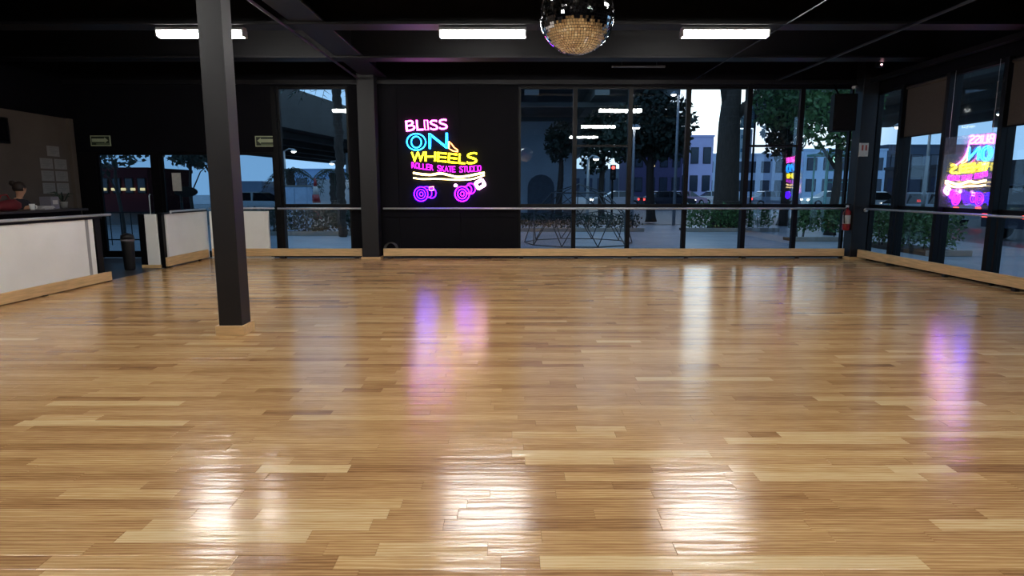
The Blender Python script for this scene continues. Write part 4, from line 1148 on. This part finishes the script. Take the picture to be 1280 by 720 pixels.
def street_lamp(label, x, y, h, arm=.9, m=M_lampo, pole=mat('pole_grey', srgb(150, 156, 160), .4, metal=.3), two=False):
    t = thing('street_lamp', label, 'street lamp', (x, y, GZ), 'street lamps')
    MB().tube([(x, y, GZ), (x, y, h * .6), (x, y, h)], [.07, .055, .045], 10).build('pole', pole, t)
    for s in ((1, -1) if two else (1,)):
        MB().tube([(x, y, h), (x + s * arm * .5, y, h + .12), (x + s * arm, y, h + .1)], .03, 8).build('arm', pole, t)
        MB().lathe([(.03, .12), (.13, .05), (.15, 0)], (x + s * arm, y, h), 14).build('shade', pole, t)
        MB().lathe([(.02, -.06), (.09, -.04), (.11, 0)], (x + s * arm, y, h), 12).build('bulb', m, t)
street_lamp('lamp post at the left of the tall window', -10.6, 30.0, 3.2, .45)
street_lamp('lamp post with a warm glow beside the ringed palm', -8.7, 32.5, 2.75, -.4, M_lampo)
street_lamp('twin lamp post behind the vent sash window', 4.9, 26.0, 3.9, .12, two=True)
street_lamp('lamp post beside the round dark tree', 2.9, 24.5, 2.6, .3)
street_lamp('high lamp post at the edge of the overpass', 6.75, 26.5, 5.25, -.2)
street_lamp('lamp post outside the half-drawn blind', 15.8, 24.5, 3.9, -.5)
street_lamp('lamp post outside the mirror-written neon sign', 18.5, 24.0, 4.2, -.5)
street_lamp('lamp post outside the corner window', 12.6, 20.5, 3.4, -.4)
t = thing('traffic_light', 'small traffic light showing red behind the dome frame', 'traffic light', (4.75, 30.3, GZ))
MB().tube([(4.75, 30.3, GZ), (4.75, 30.3, 2.6)], .05, 8).build('pole', M_frame, t)
bx('head', M_frame, (4.62, 4.88, 30.12, 30.28, 1.9, 2.6), t, .02)
for i, m in enumerate((M_tail, M_dark, M_dark)): MB().lathe([(.01, -.03), (.07, -.02), (.08, 0)], (4.75, 30.12, 2.47 - i * .22), 12, 'y').build('lens', m, t)
# street name board behind the thick trunk
t = thing('street_sign', 'blue green street board with faint lettering beside the thick trunk', 'sign', (9.4, 25.3, GZ))
bx('board', mat('teal_board', srgb(70, 112, 128), .5), (8.90, 9.42, 25.28, 25.32, 3.82, 4.8), t, .01)
bx('banner', mat('pale_banner', srgb(196, 222, 240), .6), (8.86, 9.38, 25.28, 25.31, 2.65, 3.78), t, .004)
MB().tube([(9.48, 25.36, GZ), (9.48, 25.36, 4.9)], .045, 8).build('pole', M_frame, t)
M_let = mat('pale_letter', srgb(150, 188, 196), .5)
for txt, z in (('TO', 4.46), ('GRE', 4.22), ('UAN', 3.91)):
    hh = .24 if txt != 'GRE' else .15; w = .42 / len(txt)
    for i, ch in enumerate(txt):
        mb = MB()
        for p in G(ch): mb.tube([(8.95 + i * w + a * w * .8, 25.272, z + b * hh) for a, b in p], .012, 4, True)
        mb.build('letter', M_let, t)
for i in range(3): bx('banner_mark', mat('banner_blue', srgb(70, 130, 170), .6), (8.94 + .1 * (i % 2), 9.2 + .1 * (i % 2), 25.274, 25.28, 2.9 + .26 * i, 3.04 + .26 * i), t)
t = thing('oval_sign', 'black oval board on a post outside the second glass door leaf', 'sign', (-7.6, 14.9, GZ))
mb = MB(); mb.prism([(-7.60 + .27 * math.cos(a), 1.40 + .12 * math.sin(a)) for a in [i * 2 * math.pi / 28 for i in range(28)]], 14.88, 14.92); mb.build('board', M_dark, t)
MB().tube([(-7.72, 14.9, GZ), (-7.72, 14.9, 1.33)], .03, 8).build('post', M_dark, t)
bx('foot', M_dark, (-7.9, -7.54, 14.75, 15.05, GZ, GZ + .03), t)
t = thing('paper_notice', 'white paper notice taped to the second glass door leaf', 'notice', (-7.1, DW + .05, 1.4))
bx('sheet', M_paper, (-7.22, -7.03, DW + .046, DW + .05, 1.42, 1.80), t)
t = thing('bus_shelter', 'teal lit steel shelter frame behind the loudspeaker window', 'shelter', (11.6, 22.6, GZ))
M_teal = mat('teal_steel', srgb(120, 178, 176), .4)
for x in (10.9, 11.35, 11.8, 12.2):
    for y in (22.2, 23.2): MB().tube([(x, y, GZ), (x, y, 2.62)], .035, 8).build('post', M_teal, t)
bx('roof', M_teal, (10.7, 12.4, 22.0, 23.4, 2.62, 2.70), t, .01)
for z in (1.7, 2.1): MB().tube([(10.9, 22.2, z), (12.2, 22.2, z)], .025, 6).build('bar', M_teal, t)
bx('light_panel', emit('shelter_light', (.5, 1.0, .8), 2.2), (11.0, 11.25, 22.16, 22.2, 2.3, 2.55), t)
t = thing('street_railing', 'low dark railing outside the entrance door', 'railing', (-11.5, 17.0, GZ))
for x in np.arange(-13, -8.4, .28): MB().tube([(x, 17, GZ), (x, 17, .85)], .012, 5).build('bar', M_frame, t)
for z in (.12, .85): MB().tube([(-13, 17, z), (-8.5, 17, z)], .018, 6).build('rail', M_frame, t)
